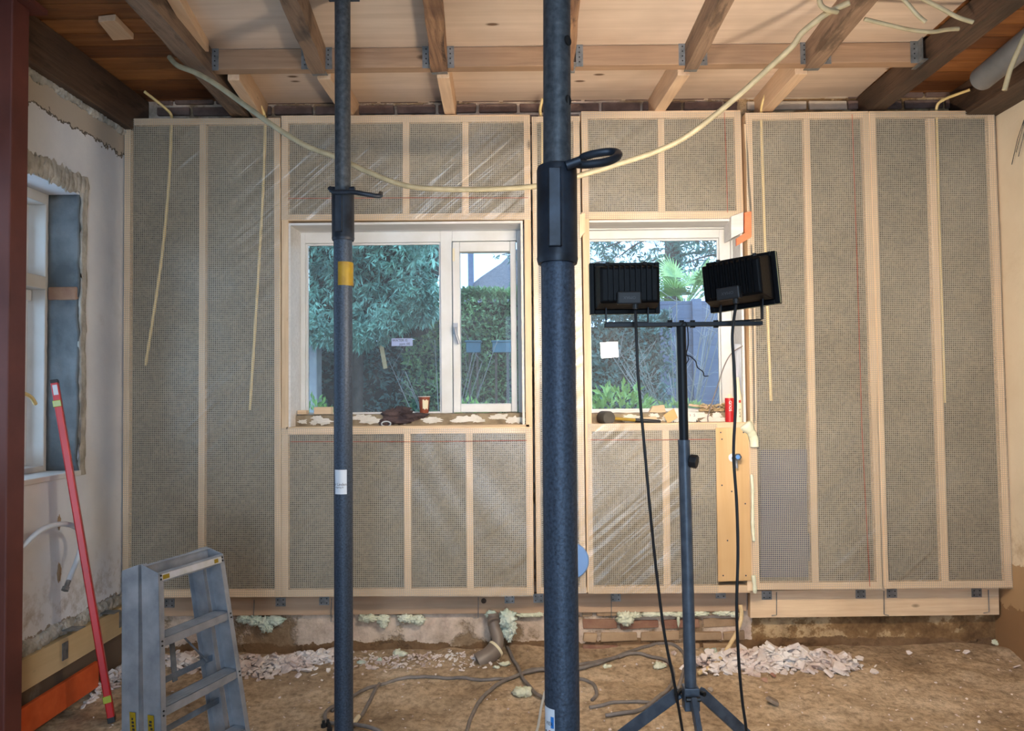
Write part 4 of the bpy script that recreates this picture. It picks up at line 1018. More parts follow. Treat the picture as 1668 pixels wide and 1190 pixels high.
for sd in (0, 1):
    rl = rail('front_stile', sd, -SD, 0, ztop+.024, H(-1.2,2.6)+zl, lean, ld, -SD, 'alu', .34)
for sd in (0, 1):
    rail('rear_stile', sd, -SD*2-.012, -SD-.012, ztop+.022, H(-1.2,2.6)+zl, lean*.86, ld, -SD-.012, 'alu', .34)
# top cap (channel) and treads
def span(z): k = (ztop-z)*tap; return -k+.0025, Lw+k-.0025
def tread(z, depth, h, name, parent):
    a, b_ = span(z); q = MB(); t = .0025
    def bx(n0, n1, za, zb): q.add([LP(a,n0,za)-nd_*lean*(z-za), LP(b_,n0,za)-nd_*lean*(z-za), LP(b_,n1,za)-nd_*lean*(z-za), LP(a,n1,za)-nd_*lean*(z-za), LP(a,n0,zb)-nd_*lean*(z-zb), LP(b_,n0,zb)-nd_*lean*(z-zb), LP(b_,n1,zb)-nd_*lean*(z-zb), LP(a,n1,zb)-nd_*lean*(z-zb)],
                                  [(0,3,2,1),(4,5,6,7),(0,1,5,4),(1,2,6,5),(2,3,7,6),(3,0,4,7)])
    bx(-depth+.004, -.003, z-t, z); bx(-.006, -.003, z-h, z); bx(-depth+.004, -depth+.007, z-h*.7, z)
    for k in range(6): nn = -depth+.014+k*(depth-.024)/5; bx(nn, nn+.002, z, z+.001)
    return q.build(name, M['alu'], parent, bevel=.0006)
zs = []
for px, py in ((270,1040),(276,1148)):
    # height of tread front edge at the left end
    zz = P(px, py, 2.50).z; zs.append(zz)
for zz in (zs[0], zs[1], zs[1]-(zs[0]-zs[1]), zs[1]-2*(zs[0]-zs[1])+.0):
    if zz > .06: tread(zz, SD, .028, 'tread', ld)
a, b_ = span(ztop); q = MB()
for (n0, n1, za, zb) in ((-.004,0,ztop-.030,ztop-.002), (-SD,-SD+.004,ztop-.034,ztop+.020), (-SD+.004,-.004,ztop-.034,ztop-.031), (-.016,-.004,ztop-.004,ztop-.001), (-SD+.004,-SD+.016,ztop+.016,ztop+.019)):
    q.add([LP(a,n0,za), LP(b_,n0,za), LP(b_,n1,za), LP(a,n1,za), LP(a,n0,zb), LP(b_,n0,zb), LP(b_,n1,zb), LP(a,n1,zb)], [(0,3,2,1),(4,5,6,7),(0,1,5,4),(1,2,6,5),(2,3,7,6),(3,0,4,7)])
tc_ = q.build('top_cap', M['alu'], ld, bevel=.001)
q = MB()
def lbox(u0,u1,n0,n1,za,zb): q.add([LP(u0,n0,za), LP(u1,n0,za), LP(u1,n1,za), LP(u0,n1,za), LP(u0,n0,zb), LP(u1,n0,zb), LP(u1,n1,zb), LP(u0,n1,zb)], [(0,3,2,1),(4,5,6,7),(0,1,5,4),(1,2,6,5),(2,3,7,6),(3,0,4,7)])
lbox(.012, Lw-.012, 0, .0006, ztop-.027, ztop-.006); q.build('cap_label', plain('worn_label', rgb(210,204,206), .5, c2=rgb(190,186,176), scale=20), tc_)
q = MB(); lbox(.016, .045, .0006, .0011, ztop-.024, ztop-.010); q.build('label_mark', M['yellow'], tc_)
q = MB(); lbox(Lw-.05, Lw-.03, .0006, .0011, ztop-.024, ztop-.010); q.build('label_mark', M['yellow'], tc_)
q = MB()
for zz in (ztop-.01, ztop-.022, zs[0]-.006, zs[0]-.020, zs[1]-.006, zs[1]-.020):
    k = (ztop-zz)*tap
    for uu in (-k+.010, Lw+k-.010): p = LP(uu, .0, zz); MB().tube([p, p+nd_*.0025], .0032, 8).build('rivet', M['screw'], ld)
# rear frame braces
q = MB()
for zz in (zs[0]-.06, zs[1]+.03, zs[1]-.13):
    a, b_ = span(zz); q.bar(LP(a,-SD-.05,zz), LP(b_,-SD-.05,zz), .022, .003, nd_)
q.bar(LP(Lw*.55,-SD-.04,zs[0]-.03), LP(Lw*.98,-SD-.04,zs[1]+.03), .006, .004, nd_); q.bar(LP(Lw*.5,-SD-.05,zs[0]-.03), LP(Lw*.5,-SD-.05,zs[1]+.01), .022, .003, nd_); q.build('rear_brace', M['aludark'], ld)
q = MB(); q.bar(LP(Lw*1.03,-.03,zs[0]-.035), LP(Lw*.75,-.05,zs[0]-.01), .016, .003, nd_); q.build('spreader_arm', M['alu'], ld)
# yellow stickers on the near stiles
for n_ in (-.040, -.115):
    q = MB(); z_a, z_b = P(250,1190,2.5).z-.04, P(250,1157,2.5).z; k = (ztop-(z_a+z_b)/2)*tap
    c0 = LP(-k-.001, n_, (z_a+z_b)/2); q.obox(c0, nd_*.012, ud*.0006, Vector((0,0,(z_b-z_a)/2))+nd_*-.003); sk = q.build('warning_sticker', M['yellow'], ld)
    q = MB(); rn_ = random.Random(int(-n_*1000))
    for i_ in range(7): q.obox(c0-ud*.0012+nd_*rn_.uniform(-.003,.003)+Vector((0,0,-.034+.011*i_)), nd_*rn_.uniform(.003,.006), ud*.0002, Vector((0,0,.0035)))
    q.build('faded_print', M['ink'], sk)

# ================================================================== RED SPIRIT LEVEL
Lb = G(182,1171,.03); Lt = PX(89,621,XL+.035); 
lv = thing('spirit_level', 'long red spirit level leaning against the left wall', 'level', Lb)
mb = MB(); dr = (Lt-Lb).normalized(); sdv = Vector((.45,-.9,0)); mb.bar(Lb, Lt, .028, .056, sdv); body = mb.build('body', M['redpaint'], lv, bevel=.004)
n_ = (sdv-dr*sdv.dot(dr)).normalized(); s2 = dr.cross(n_).normalized()
MB().obox(Lb+dr*.004, s2*.0145, n_*.0285, dr*.012).build('end_cap', M['black'], body, bevel=.002)
q = MB(); q.obox(Lt-dr*.002, s2*.0145, n_*.0285, dr*.008); q.build('end_cap', M['black'], body, bevel=.002)
q = MB(); q.obox(Lt-dr*.04+n_*.0284, s2*.009, n_*.0006, dr*.022); q.build('label', M['paper'], body)
for dd in (.10, 1.38): q = MB(); q.obox(Lt-dr*dd+n_*.027-s2*.002, s2*.0155, n_*.010, dr*.014); vv = q.build('vial', plain('vial_yellow', rgb(170,180,70), .2), body, bevel=.002)

# ================================================================== PIPES AND HOSES
# big dark drain pipe at upper right
a, b_ = P(1597,130,3.45), P(1720,30,3.0); mb = MB(); path = [a, a+(b_-a)*.02, b_]
mb.tube(path, [.052,.055,.055], 32); o = tag(mb.build('drain_pipe', M['pipe'], smooth=.8), 'thick grey drain pipe slung under the ceiling at the upper right', 'pipe')
q = MB(); q.tube([P(1592,134,3.465), a-(b_-a).normalized()*.004], .052, 28)
def flex(pts, label, r=.0115, m='flex', name='flexible_conduit'):
    path = smooth_path([P(*p) for p in pts], 10); mb = MB(); mb.tube(path, r, 12)
    return tag(mb.build(name, M[m], smooth=3.2), label, 'conduit')
flex([(276,93,3.30),(290,107,3.28),(318,118,3.25),(350,136,3.22),(400,172,3.2),(450,208,3.2),(500,238,3.2),(548,256,3.2),(600,280,3.2),(660,302,3.2),(720,308,3.2),(800,308,3.2),(880,302,3.2),(955,283,3.18),(1020,263,3.15),(1080,242,3.1),(1130,214,3.05),(1200,158,3.0),(1250,113,2.95),(1290,76,2.9),(1305,55,2.88),(1330,34,2.85),(1350,20,2.83),(1384,4,2.8)],
     'long cream-grey flexible conduit sagging across the room between the joists')
flex([(1334,-6,2.8),(1337,8,2.8),(1348,16,2.8),(1364,19,2.82)], 'short curled conduit end beside the end of the sagging one', .010)
flex([(1408,31,2.95),(1445,40,2.95),(1480,48,2.95),(1515,52,2.95),(1545,48,2.95),(1562,47,2.95)], 'cream conduit running under the dark right joist, just above the trimmer end', .008)
flex([(1466,-8,2.8),(1480,8,2.8),(1495,25,2.8),(1508,36,2.8)], 'short cream conduit hanging at the top edge, left one of the pair', .008)
flex([(1495,-6,2.8),(1530,12,2.8),(1560,28,2.8),(1585,36,2.8)], 'short cream conduit hanging at the top edge, right one of the pair', .008)
flex([(1680,40,3.0),(1668,62,3.0),(1655,90,3.02),(1645,115,3.04),(1636,147,3.05)], 'cream conduit hanging below the thick drain pipe', .010)
# hose on left wall
xh = XL+.10
path = smooth_path([PX(x, y, xh) for x, y in ((10,915),(34,892),(67,863),(100,853),(124,859),(133,877),(128,905),(116,935),(112,945))], 8)
mb = MB(); mb.tube(path, .011, 12); hz = tag(mb.build('water_hose', M['hose'], smooth=3.2), 'white water hose arching out from the left wall', 'hose')
q = MB(); e = path[-1]; d_ = (path[-1]-path[-3]).normalized(); q.tube([e-d_*.005, e+d_*.03], .010, 12); q.tube([e+d_*.03, e+d_*.045], .016, 6); q.build('hose_coupling', M['zinc'], hz, smooth=.6)
xh = XL+.06; path = smooth_path([PX(x, y, xh) for x, y in ((20,640),(36,640),(50,646),(58,658))], 6)
mb = MB(); mb.tube(path, .008, 10); tag(mb.build('cable_stub', M['conduit'], smooth=3.2), 'bent cream cable stub poking out beside the brown column', 'cable')
# waste pipe under the sill beam
dp = thing('waste_pipe', 'bent grey-brown waste pipe coming out of the foot wall', 'pipe', P(808,1030,3.98))
mb = MB(); mb.tube(smooth_path([P(803,998,4.0), P(805,1020,3.99), P(810,1035,3.97), P(811,1048,3.95), P(806,1057,3.94)],5), .031, 20); mb.build('bend', M['pvc'], dp, smooth=3.2)
mb = MB()
for p1, p2 in (((804,1012),(805,1015)), ((809,1036),(810,1039))): mb.tube([P(*p1,3.985), P(*p2,3.975)], .035, 20)
mb.build('socket_ring', M['pvc'], dp, smooth=.6)
mb = MB(); mb.tube([P(808,1056,3.94), P(796,1068,3.90), P(778,1078,3.88)], [.044,.044,.044], 20); sk = mb.build('socket', M['pvc'], dp, smooth=.7)
mb = MB(); mb.tube([P(809,1055,3.942), P(806,1058,3.935)], .047, 20); mb.build('rubber_seal', M['cream'], sk, smooth=.6)

# ================================================================== FOAM LUMPS
def foam_lump(name, blobs, label, m='foam', Y=4.03):
    mb = MB()
    for i, (px, py, rx, rz) in enumerate(blobs):
        k = Y/FPX; mb.blob(P(px, py, Y), (rx*k, min(rx, rz)*k*1.0, rz*k), i*3.7+px*.01, .6, 3.4, 4)
    return tag(mb.build(name, M[m], smooth=3.2), label, 'foam')
foam_lump('foam_lump', [(398,1008,12,6),(415,1010,12,8),(432,1016,9,12),(448,1010,14,7),(438,1022,6,6)], 'mint foam lump under the sill beam behind the ladder', 'foam2')
foam_lump('foam_lump', [(600,1006,14,6),(624,1008,10,7),(625,1016,6,6)], 'left of the two foam lumps under the beam just right of the slimmer prop', 'foam')
foam_lump('foam_lump', [(660,1006,11,6),(682,1009,10,8),(672,1008,10,6)], 'right of the two foam lumps under the beam just right of the slimmer prop', 'foam')
foam_lump('foam_lump', [(826,1008,13,13),(833,1022,8,10),(824,1028,7,9),(829,1037,5,7),(800,1000,8,6)], 'large foam lump bulging over the waste pipe', 'foam2', 4.0)
foam_lump('foam_lump', [(860,1001,18,3),(876,1000,8,4)], 'thin strip of foam under the beam left of the thick prop', 'foam')
foam_lump('foam_lump', [(1019,1006,13,11),(1035,1001,10,5),(1018,1015,3,4)], 'round foam ball under the beam over the exposed bricks', 'foam')
foam_lump('foam_lump', [(1062,1000,16,4),(1088,999,14,3),(1110,1000,16,4),(1140,999,14,4),(1105,1010,2,9),(1178,998,14,4),(1196,1000,8,4)], 'ragged strip of foam along the beam above the exposed bricks', 'foam')
def floor_foam(px, py, r, label, n=4, m='foam', flat=.6):
    mb = MB(); random.seed(px)
    g = G(px, py, .03); g.z = H(g.x, g.y)
    for i in range(n): mb.blob(g+Vector((random.uniform(-r,r)*.8, random.uniform(-r,r)*.5, r*flat*.6)), (r*random.uniform(.5,.9), r*.6, r*flat*random.uniform(.6,1)), i*7+px, .6, 2.5, 3)
    return tag(mb.build('foam_scrap', M[m], smooth=3.2), label, 'foam')
floor_foam(850,1125,.040, 'largest scrap of foam lying on the sand left of the thick prop', 6)
floor_foam(822,1088,.022, 'small foam scrap on the sand in front of the waste pipe', 3)
floor_foam(808,1094,.014, 'tiny foam crumb left of the scrap before the waste pipe', 2)
floor_foam(786,1076,.022, 'foam scrap at the foot of the waste pipe socket', 4)
floor_foam(988,1085,.018, 'foam scrap beside the cables right of the thick prop', 3)
floor_foam(1073,1090,.024, 'foam scrap inside the cable loop left of the lamp stand', 4)
floor_foam(1225,1052,.040, 'foam scrap topping the right rubble heap', 4, 'foam2', .4)
floor_foam(1158,1066,.026, 'foam scrap at the left end of the right rubble heap', 3, 'foam2')
floor_foam(1625,1052,.038, 'foam scrap lying in the right corner', 4, 'foam')
floor_foam(652,1072,.030, 'foam ring on the sand by the foot wall, right of the slimmer prop', 5, 'foam')
floor_foam(591,1083,.020, 'small mint foam scrap just right of the slimmer prop', 2, 'foam2')
floor_foam(617,1079,.018, 'mint foam scrap second right of the slimmer prop', 2, 'foam2')

# ================================================================== RUBBLE
def chip(mb, c, r, seed):
    rnd = random.Random(seed); n = rnd.choice((4,5,5,6)); t = r*rnd.uniform(.22,.5)
    rot = Matrix.Rotation(rnd.uniform(-.7,.7), 3, 'X') @ Matrix.Rotation(rnd.uniform(-.7,.7), 3, 'Y') @ Matrix.Rotation(rnd.uniform(0,6.3), 3, 'Z')
    top = []; bot = []
    for k in range(n):
        a = 2*math.pi*k/n+rnd.uniform(-.35,.35); rr = r*rnd.uniform(.6,1.15)
        top.append(c+rot@Vector((math.cos(a)*rr*.92, math.sin(a)*rr*.92, t/2))); bot.append(c+rot@Vector((math.cos(a)*rr, math.sin(a)*rr, -t/2)))
    mb.add(top+bot, [tuple(range(n)), tuple(range(2*n-1,n-1,-1))]+[(n+k, n+(k+1)%n, (k+1)%n, k) for k in range(n)])
def heap(pts, n, rmin, rmax, hgt, label, seed, mats=('plasterchip',)):
    rnd = random.Random(seed); base = [G(x, y, .03) for x, y in pts]; mb = MB(); cen = sum(base, Vector())/len(base)
    for i in range(n):
        k = rnd.randrange(len(base)-1); u = rnd.random(); p = base[k]*(1-u)+base[k+1]*u
        dx, dy = rnd.gauss(0,.06), rnd.gauss(0,.055); q = Vector((max(XL+.07, p.x+dx), min(YM-.03, p.y+dy), 0)); fall = math.exp(-(dx*dx+dy*dy)/.008)
        r = rnd.uniform(rmin, rmax)*(1.0 if rnd.random() < .85 else 1.7)
        q.z = H(q.x, q.y)+hgt*fall*rnd.random()+r*.2; chip(mb, q, r, seed*1000+i)
    o = mb.build('rubble_heap', M[mats[0]]); tag(o, label, 'rubble', kind='stuff'); return o
heap([(395,1085),(430,1090),(470,1085),(500,1080),(538,1078)], 900, .006, .022, .05, 'pale plaster rubble heaped at the foot wall between ladder and slimmer prop', 1)
heap([(140,1125),(165,1105),(200,1090)], 350, .006, .020, .04, 'pinkish plaster rubble in the left corner behind the ladder', 2)
heap([(290,1080),(330,1085),(380,1085)], 350, .006, .022, .04, 'plaster rubble seen through the ladder treads', 3)
heap([(1150,1090),(1190,1085),(1230,1082),(1270,1078),(1330,1082),(1380,1092)], 1150, .006, .026, .06, 'large heap of pink and white plaster rubble at the foot wall right of the lamp stand', 4)
heap([(580,1080),(640,1084),(690,1080),(740,1078),(790,1084)], 330, .004, .011, .015, 'thin trail of plaster crumbs along the foot wall in the middle', 5)
rnd = random.Random(12); mb = MB()
for i in range(420):
    g = G(rnd.uniform(140,1660), rnd.uniform(1065,1200), .02); 
    if XL+.05 < g.x < XR-.05 and g.y < YM-.05: g.z = H(g.x, g.y)+.002; chip(mb, g, rnd.choice((.003,.004,.005,.008)), i+9000)
tag(mb.build('scattered_crumbs', M['plasterchip']), 'fine white plaster crumbs scattered over the whole sand floor', 'crumbs', kind='stuff')
chunk_n = 0
ORD = ['leftmost','second from left','third from left','fourth from left','fifth from left','sixth from left','seventh from left','sixth from right','fifth from right','fourth from right','third from right','second from right','rightmost']
def chunks(lst, m, what, group):
    for i, (px, py, r) in enumerate(sorted(lst)):
        n = len(lst); o_ = ORD[i] if i < (n+1)//2 else ORD[13-(n-i)]
        chunk(px, py, r, m, o_+' of the '+what, group)
def chunk(px, py, r, m, label, group=None):
    g = G(px, py, .05); g.z = H(g.x, g.y)+r*.45; mb = MB(); chip(mb, g, r, int(px*7+py)); 
    tag(mb.build('plaster_chunk', M[m], bevel=.002), label, 'rubble chunk', group)
G1 = 'larger plaster chunks on the right rubble heap'
chunks([(1250,1066,.035),(1275,1072,.045),(1300,1075,.04),(1330,1078,.04),(1365,1074,.034),(1378,1086,.036),(1320,1090,.03),(1350,1095,.032),(1230,1085,.032),(1210,1078,.03),(1290,1060,.034),(1345,1060,.036),(1400,1070,.026)], 'plasterchip', 'larger plaster chunks on the right rubble heap', G1)
chunks([(1260,1092,.022),(1245,1100,.020),(1315,1068,.022)], 'chipbrick', 'three reddish brick fragments in the right rubble heap', 'brick fragments on the right rubble heap')
chunk(1258,1136,.036, 'stone', 'single grey stone lying on the sand in front of the right rubble heap')
chunk(1157,1118,.018, 'stone', 'small flat tan stone just right of the lamp stand tube')
chunk(527,1074,.040, 'plasterchip', 'large plaster flake leaning against the left side of the slimmer prop')
chunk(345,1178,.022, 'skirt', 'small splinter of wood seen between the lowest ladder treads')
chunks([(420,1078,.03),(450,1092,.03),(480,1075,.034),(500,1092,.03),(435,1098,.025)], 'plasterchip', 'larger plaster chunks in the heap beside the ladder', 'larger plaster chunks beside the ladder')
chunks([(1560,1062,.02),(1575,1064,.024),(1655,1080,.022),(1480,1062,.018)], 'plasterchip', 'small pale chunks on the sand near the right corner', 'loose chunks near the right corner')

# ================================================================== CABLES ON THE SAND
def floor_cable(pts, label, r=.0085, m='cable', name='floor_cable', lift=0):
    path = []
    for x, y in pts: g = G(x, y, .03); path.append(g)
    path = smooth_path(path, 8)
    for p in path: p.z = H(p.x, p.y)+r*.7+lift
    mb = MB(); mb.tube(path, r, 10); return tag(mb.build(name, M[m], smooth=3.2), label, 'cable')
floor_cable([(540,1150),(577,1128),(618,1114),(650,1106),(688,1103),(745,1105),(802,1109),(836,1104),(863,1094),(886,1092),(945,1086),(997,1076),(1058,1062),(1085,1059),(1109,1065),(1116,1079),(1113,1100),(1104,1118)], 'longest grey cable snaking over the sand from the slimmer prop to the lamp stand')
floor_cable([(760,1200),(762,1177),(779,1143),(809,1118),(843,1103),(880,1096),(945,1092),(990,1080),(1020,1074)], 'grey cable looping from the bottom edge up to the thick prop', lift=.008)
floor_cable([(826,1068),(843,1092),(853,1109),(870,1126),(890,1140)], 'short grey cable dropping from the waste pipe to behind the thick prop', lift=.01)
floor_cable([(930,1100),(945,1103),(964,1109),(972,1123),(964,1131)], 'hooked cable end just right of the thick prop')
floor_cable([(960,1145),(1008,1139),(1061,1138)], 'half-buried straight cable right of the thick prop')
floor_cable([(986,1158),(1032,1155),(1063,1138),(1089,1119),(1097,1102),(1090,1085),(1075,1079),(1040,1074),(1008,1077)], 'grey cable forming the loop left of the lamp stand', lift=.006)
floor_cable([(560,1147),(545,1147),(532,1154),(530,1163),(535,1172),(552,1178),(576,1183),(597,1190),(640,1205)], 'coil of grey cable around the foot of the slimmer prop', lift=.012)
o = floor_cable([(618,1114),(597,1147),(584,1169),(574,1182)], 'grey cable branching down to a white plug by the slimmer prop', lift=.006)
q = MB(); g1, g2 = G(584,1168,.03), G(574,1183,.03); g1.z = H(g1.x,g1.y)+.02; g2.z = H(g2.x,g2.y)+.02; q.tube([g1, g2], .010, 10); q.build('plug', M['cream'], o)
floor_cable([(888,1130),(882,1150),(877,1175),(870,1200)], 'pale cable running down left of the thick prop', .006, 'cablewhite', lift=.02)
o = flex([(1206,985,3.97),(1208,1002,3.95),(1203,1022,3.92),(1193,1042,3.87),(1178,1066,3.80),(1160,1084,3.74),(1138,1096,3.66)], 'frayed straw-coloured rope hanging from the beam down to the rubble', .010, 'rope', 'frayed_rope'); o['category'] = 'rope'

# ================================================================== THINGS ON THE SILLS
zs1 = P(680,694,3.99).z
zl1 = P(680,674,4.01).z
# paper cup
c = P(691,672,4.03); c.z = zl1+.004; cup = thing('paper_cup', 'brown and cream paper coffee cup standing on the large window ledge', 'cup', c)
hcup = .088; mb = MB(); mb.tube([c, c+Vector((0,0,.003)), c+Vector((0,0,hcup))], [.022,.023,.031], 28, True); mb.build('cup_body', M['cup'], cup, smooth=.8)
mb = MB(); R_ = .0315; ring = [c+Vector((math.cos(a)*R_, math.sin(a)*R_, hcup)) for a in [i*math.pi/14 for i in range(29)]]; mb.tube(ring, .0022, 6, False); mb.build('rim', M['white'], cup, smooth=3)
mb = MB(); vs = []
for i in range(9):
    for j in range(7):
        a = -1.05+1.15*i/8+.9; z = .022+.048*j/6; rr = .023+.0085*z/hcup+.0009; vs.append(c+Vector((math.sin(a)*rr, -math.cos(a)*rr, z+.004*math.sin(i*1.6))))
mb.add(vs, [(i*7+j, (i+1)*7+j, (i+1)*7+j+1, i*7+j+1) for i in range(8) for j in range(6)]); mb.build('cream_patch', M['cream'], cup)
# crumpled glove
mb = MB(); kY = 4.0/FPX
for (px, py, rx, rz, ry) in ((650,683,26,7,.035),(632,686,12,7,.03),(668,679,18,6,.03),(640,674,18,8,.03),(655,669,13,7,.025),(684,676,14,4,.02),(628,690,9,6,.03)):
    mb.blob(P(px, py, 3.985), (rx*kY, ry, rz*kY), px*.13, .55, 2.8, 3)
gv = tag(mb.build('work_glove', M['glove'], smooth=1.2), 'crumpled dark work gloves lying on the large window ledge', 'gloves')
q = MB(); c = P(629,690,3.95); ring = [c+Vector((math.cos(a)*.024, 0, math.sin(a)*.013)) for a in [i*math.pi/10 for i in range(21)]]; q.tube(ring, .004, 6, False); q.build('cuff', M['cablewhite'], gv, smooth=3)
# small timber off-cuts on the ledge
for (x0, x1, ya, yb, lab) in ((485,500,672,679,'small wooden off-cut at the far left of the large window ledge'), (512,540,670,682,'pinkish wooden off-cut beside the slimmer prop on the large window ledge')):
    a, b_ = P(x0,yb,4.01), P(x1,ya,4.01); mb = MB(); mb.box(a.x, b_.x, 4.0, 4.05, zl1+.004, zl1+.004+(b_.z-a.z)); tag(mb.build('timber_offcut', M['studX'], bevel=.002), lab, 'off-cut')
# tape note on the glass
c = P(655,557,YF+.034); nt = MB(); nt.box(c.x-.058, c.x+.058, c.y-.001, c.y, c.z-.021, c.z+.021)
note = tag(nt.build('tape_note', plain('translucent_note', rgb(160,176,214), .4)), 'taped note with handwriting on the large window pane', 'note')
lettering('lettering', 'WATER IS', .019, lambda x, y: Vector((c.x+x-.012, c.y-.0014, c.z+y+.009)), M['ink'], note)
lettering('lettering', 'ppm 00', .019, lambda x, y: Vector((c.x+x+.014, c.y-.0014, c.z+y-.010)), M['ink'], note)
# cable and blob at right jamb of window 1
mb = MB(); mb.tube(smooth_path([P(855,370,4.0),P(856,470,4.0),P(857,560,4.0),P(859,600,3.98),P(862,612,3.97)],5), .003, 6); tag(mb.build('jamb_cable', M['cablewhite'], smooth=3), 'thin white cable running down the right jamb of the large window', 'cable')
mb = MB(); mb.blob(P(860,622,3.97), (.012,.012,.03), 3, .5); tag(mb.build('wire_bundle', M['glove'], smooth=1), 'small dark wire bundle at the right jamb of the large window', 'wires')
# rubber mallet
Ym = 3.945; zr = P(1080,690,Ym).z
ml = thing('rubber_mallet', 'rubber mallet with yellow and black handle lying on the small window ledge', 'mallet', P(990,688,Ym))
c = P(990,680,Ym); mb = MB(); mb.tube([c+Vector((-.03,.035,0)), c+Vector((-.026,.028,0)), c+Vector((.004,-.030,0)), c+Vector((.006,-.036,0))], [.030,.035,.035,.031], 28); mb.build('mallet_head', M['rubberhead'], ml, smooth=.8)
ha, hb = P(1000,681,Ym), P(1076,687,Ym-.01); mb = MB(); mb.tube([ha, ha+(hb-ha)*.47], .0085, 14); hd = mb.build('handle', M['yellow'], ml, smooth=.8)
mb = MB(); mb.tube([ha+(hb-ha)*.46, ha+(hb-ha)*.55, hb-(hb-ha)*.03, hb], [.010,.0105,.0115,.009], 14); mb.build('grip', M['black'], hd, smooth=.8)
# torn cardboard packet
c = P(1110,690,3.95); bx_ = thing('cardboard_packet', 'torn open white cardboard packet on the small window ledge behind the stand', 'box', c)
mb = MB(); mb.quadbox([P(1086,688,3.95), P(1136,689,3.95), P(1137,671,3.96), P(1088,670,3.96)], (0,.06,0)); cb_ = mb.build('carton', M['greenpack'], bx_, bevel=.001)
mb = MB(); mb.quadbox([P(1081,676,3.94), P(1088,690,3.94), P(1104,680,3.93), P(1098,665,3.945)], (0,.004,.002)); mb.build('flap', M['cardboard'], bx_)
q = MB(); random.seed(4)
for i in range(16):
    x = 1090+i*2.9; hh = random.uniform(2,7); q.quadbox([P(x,689,3.948), P(x+2.9,689,3.948), P(x+2.5,689-hh*.6,3.948), P(x+1.2,689-hh,3.948)], (0,.001,0))
q.build('black_print', M['ink'], cb_)
cc = P(1131,676,3.957); lettering('lettering', 'S', .020, lambda x, y: Vector((cc.x+x, cc.y-.002, cc.z+y)), M['ink'], cb_)
cc2 = P(1124,676,3.957); lettering('lettering', '3', .014, lambda x, y: Vector((cc2.x+x, cc2.y-.002, cc2.z+y)), M['redink'], cb_)
# wood blocks on the ledge
for (x0, x1, ya, yb, lab) in ((1057,1085,659,672,'pale wooden wedge on the small window sill by the glass'), (1042,1072,678,689,'rounded pale chip of wood beside the mallet handle')):
    a, b_ = P(x0,yb,4.0), P(x1,ya,4.0); mb = MB(); yy = 4.04 if ya < 670 else 3.96; mb.quadbox([P(x0,yb,yy), P(x1,yb,yy), P(x1-3,ya,yy), P(x0+6,ya+2,yy)], (0,.035,0)); tag(mb.build('wood_block', M['studX'], bevel=.003), lab, 'off-cut')
# shavings / chips at the right end of the ledge
mb = MB(); rnd = random.Random(5)
for i in range(110):
    g = P(rnd.uniform(1140,1186), rnd.uniform(656,676), rnd.uniform(4.0,4.06)); g.z = max(zl1+.002, g.z-.004); chip(mb, g, rnd.uniform(.006,.016), i+77)
tag(mb.build('wood_shavings', M['skirt']), 'pile of pale wood shavings at the right end of the small window ledge', 'shavings', kind='stuff')
mb = MB(); mb.bar(P(1122,659,4.05), P(1162,664,4.03), .012, .012); tag(mb.build('timber_lath', M['newY']), 'thin pinkish lath lying on the small window sill', 'lath')
# red and white sealant cartridges
c = P(1189,688,3.93); r1 = thing('sealant_cartridge', 'red labelled cartridge standing on the small window ledge', 'cartridge', c)
mb = MB(); hR = (688-648)*3.93/FPX; mb.tube([c, c+Vector((0,0,hR))], .0235, 24); b1_ = mb.build('tube', M['redpaint'], r1, smooth=.8)
mb = MB(); mb.tube([c+Vector((0,0,hR)), c+Vector((0,0,hR+.01)), c+Vector((0,0,hR+.02))], [.0235,.012,.006], 16); mb.build('nozzle', M['cream'], r1, smooth=.8)
lettering('lettering', 'SOUD', .020, lambda x, y: on_tube(c+Vector((0,0,hR*.68)), .0241, -y-.001, x), M['white_ink'], b1_)
c2_ = P(1203,688,3.925); r2_ = thing('sealant_cartridge', 'cream cartridge with long tapering nozzle beside the red one', 'cartridge', c2_)
mb = MB(); hW = (688-646)*3.93/FPX; mb.tube([c2_, c2_+Vector((0,0,hW)), c2_+Vector((0,0,hW+.03)), c2_+Vector((0,0,hW+.10))], [.020,.020,.014,.006], 24); b2_ = mb.build('tube', M['cream'], r2_, smooth=.8)
lettering('lettering', 'BLATE', .016, lambda x, y: on_tube(c2_+Vector((0,0,hW*.38)), .0206, -y+.003, x), M['ink'], b2_)
patch('red_mark', c2_+Vector((0,0,hW*.82)), .0206, -.003, .009, -.007, .007, M['redink'], b2_)
# loose cable on the sill rising in an arc
mb = MB(); mb.tube(smooth_path([P(x, y, yy) for x, y, yy in ((1138,684,3.96),(1146,690,3.95),(1153,687,3.95),(1153,678,3.95),(1160,655,3.95),(1170,625,3.95),(1180,595,3.95),(1192,575,3.93),(1210,563,3.905))], 6), .0032, 8)
tag(mb.build('sill_cable', M['cable'], smooth=3), 'thin curved cable rising from the small window ledge to its right jamb', 'cable')
# plastic film flap at right jamb
mb = MB(); vs = []
for j in range(13):
    for i in range(7):
        u, v_ = i/6, j/12; p = P(1193+14*u+3*v_, 560+100*v_, 3.93+.10*(1-u)); p.y += .012*math.sin(u*9+v_*4); vs.append(p)
mb.add(vs, [(j*7+i, j*7+i+1, (j+1)*7+i+1, (j+1)*7+i) for j in range(12) for i in range(6)])
o = mb.build('film_flap', plain('milky_film', rgb(220,222,230), .35), smooth=3.2); tag(o, 'crumpled milky film flap hanging on the right jamb of the small window', 'film')
sdm = o.modifiers.new('thick', 'SOLIDIFY'); sdm.thickness = .001

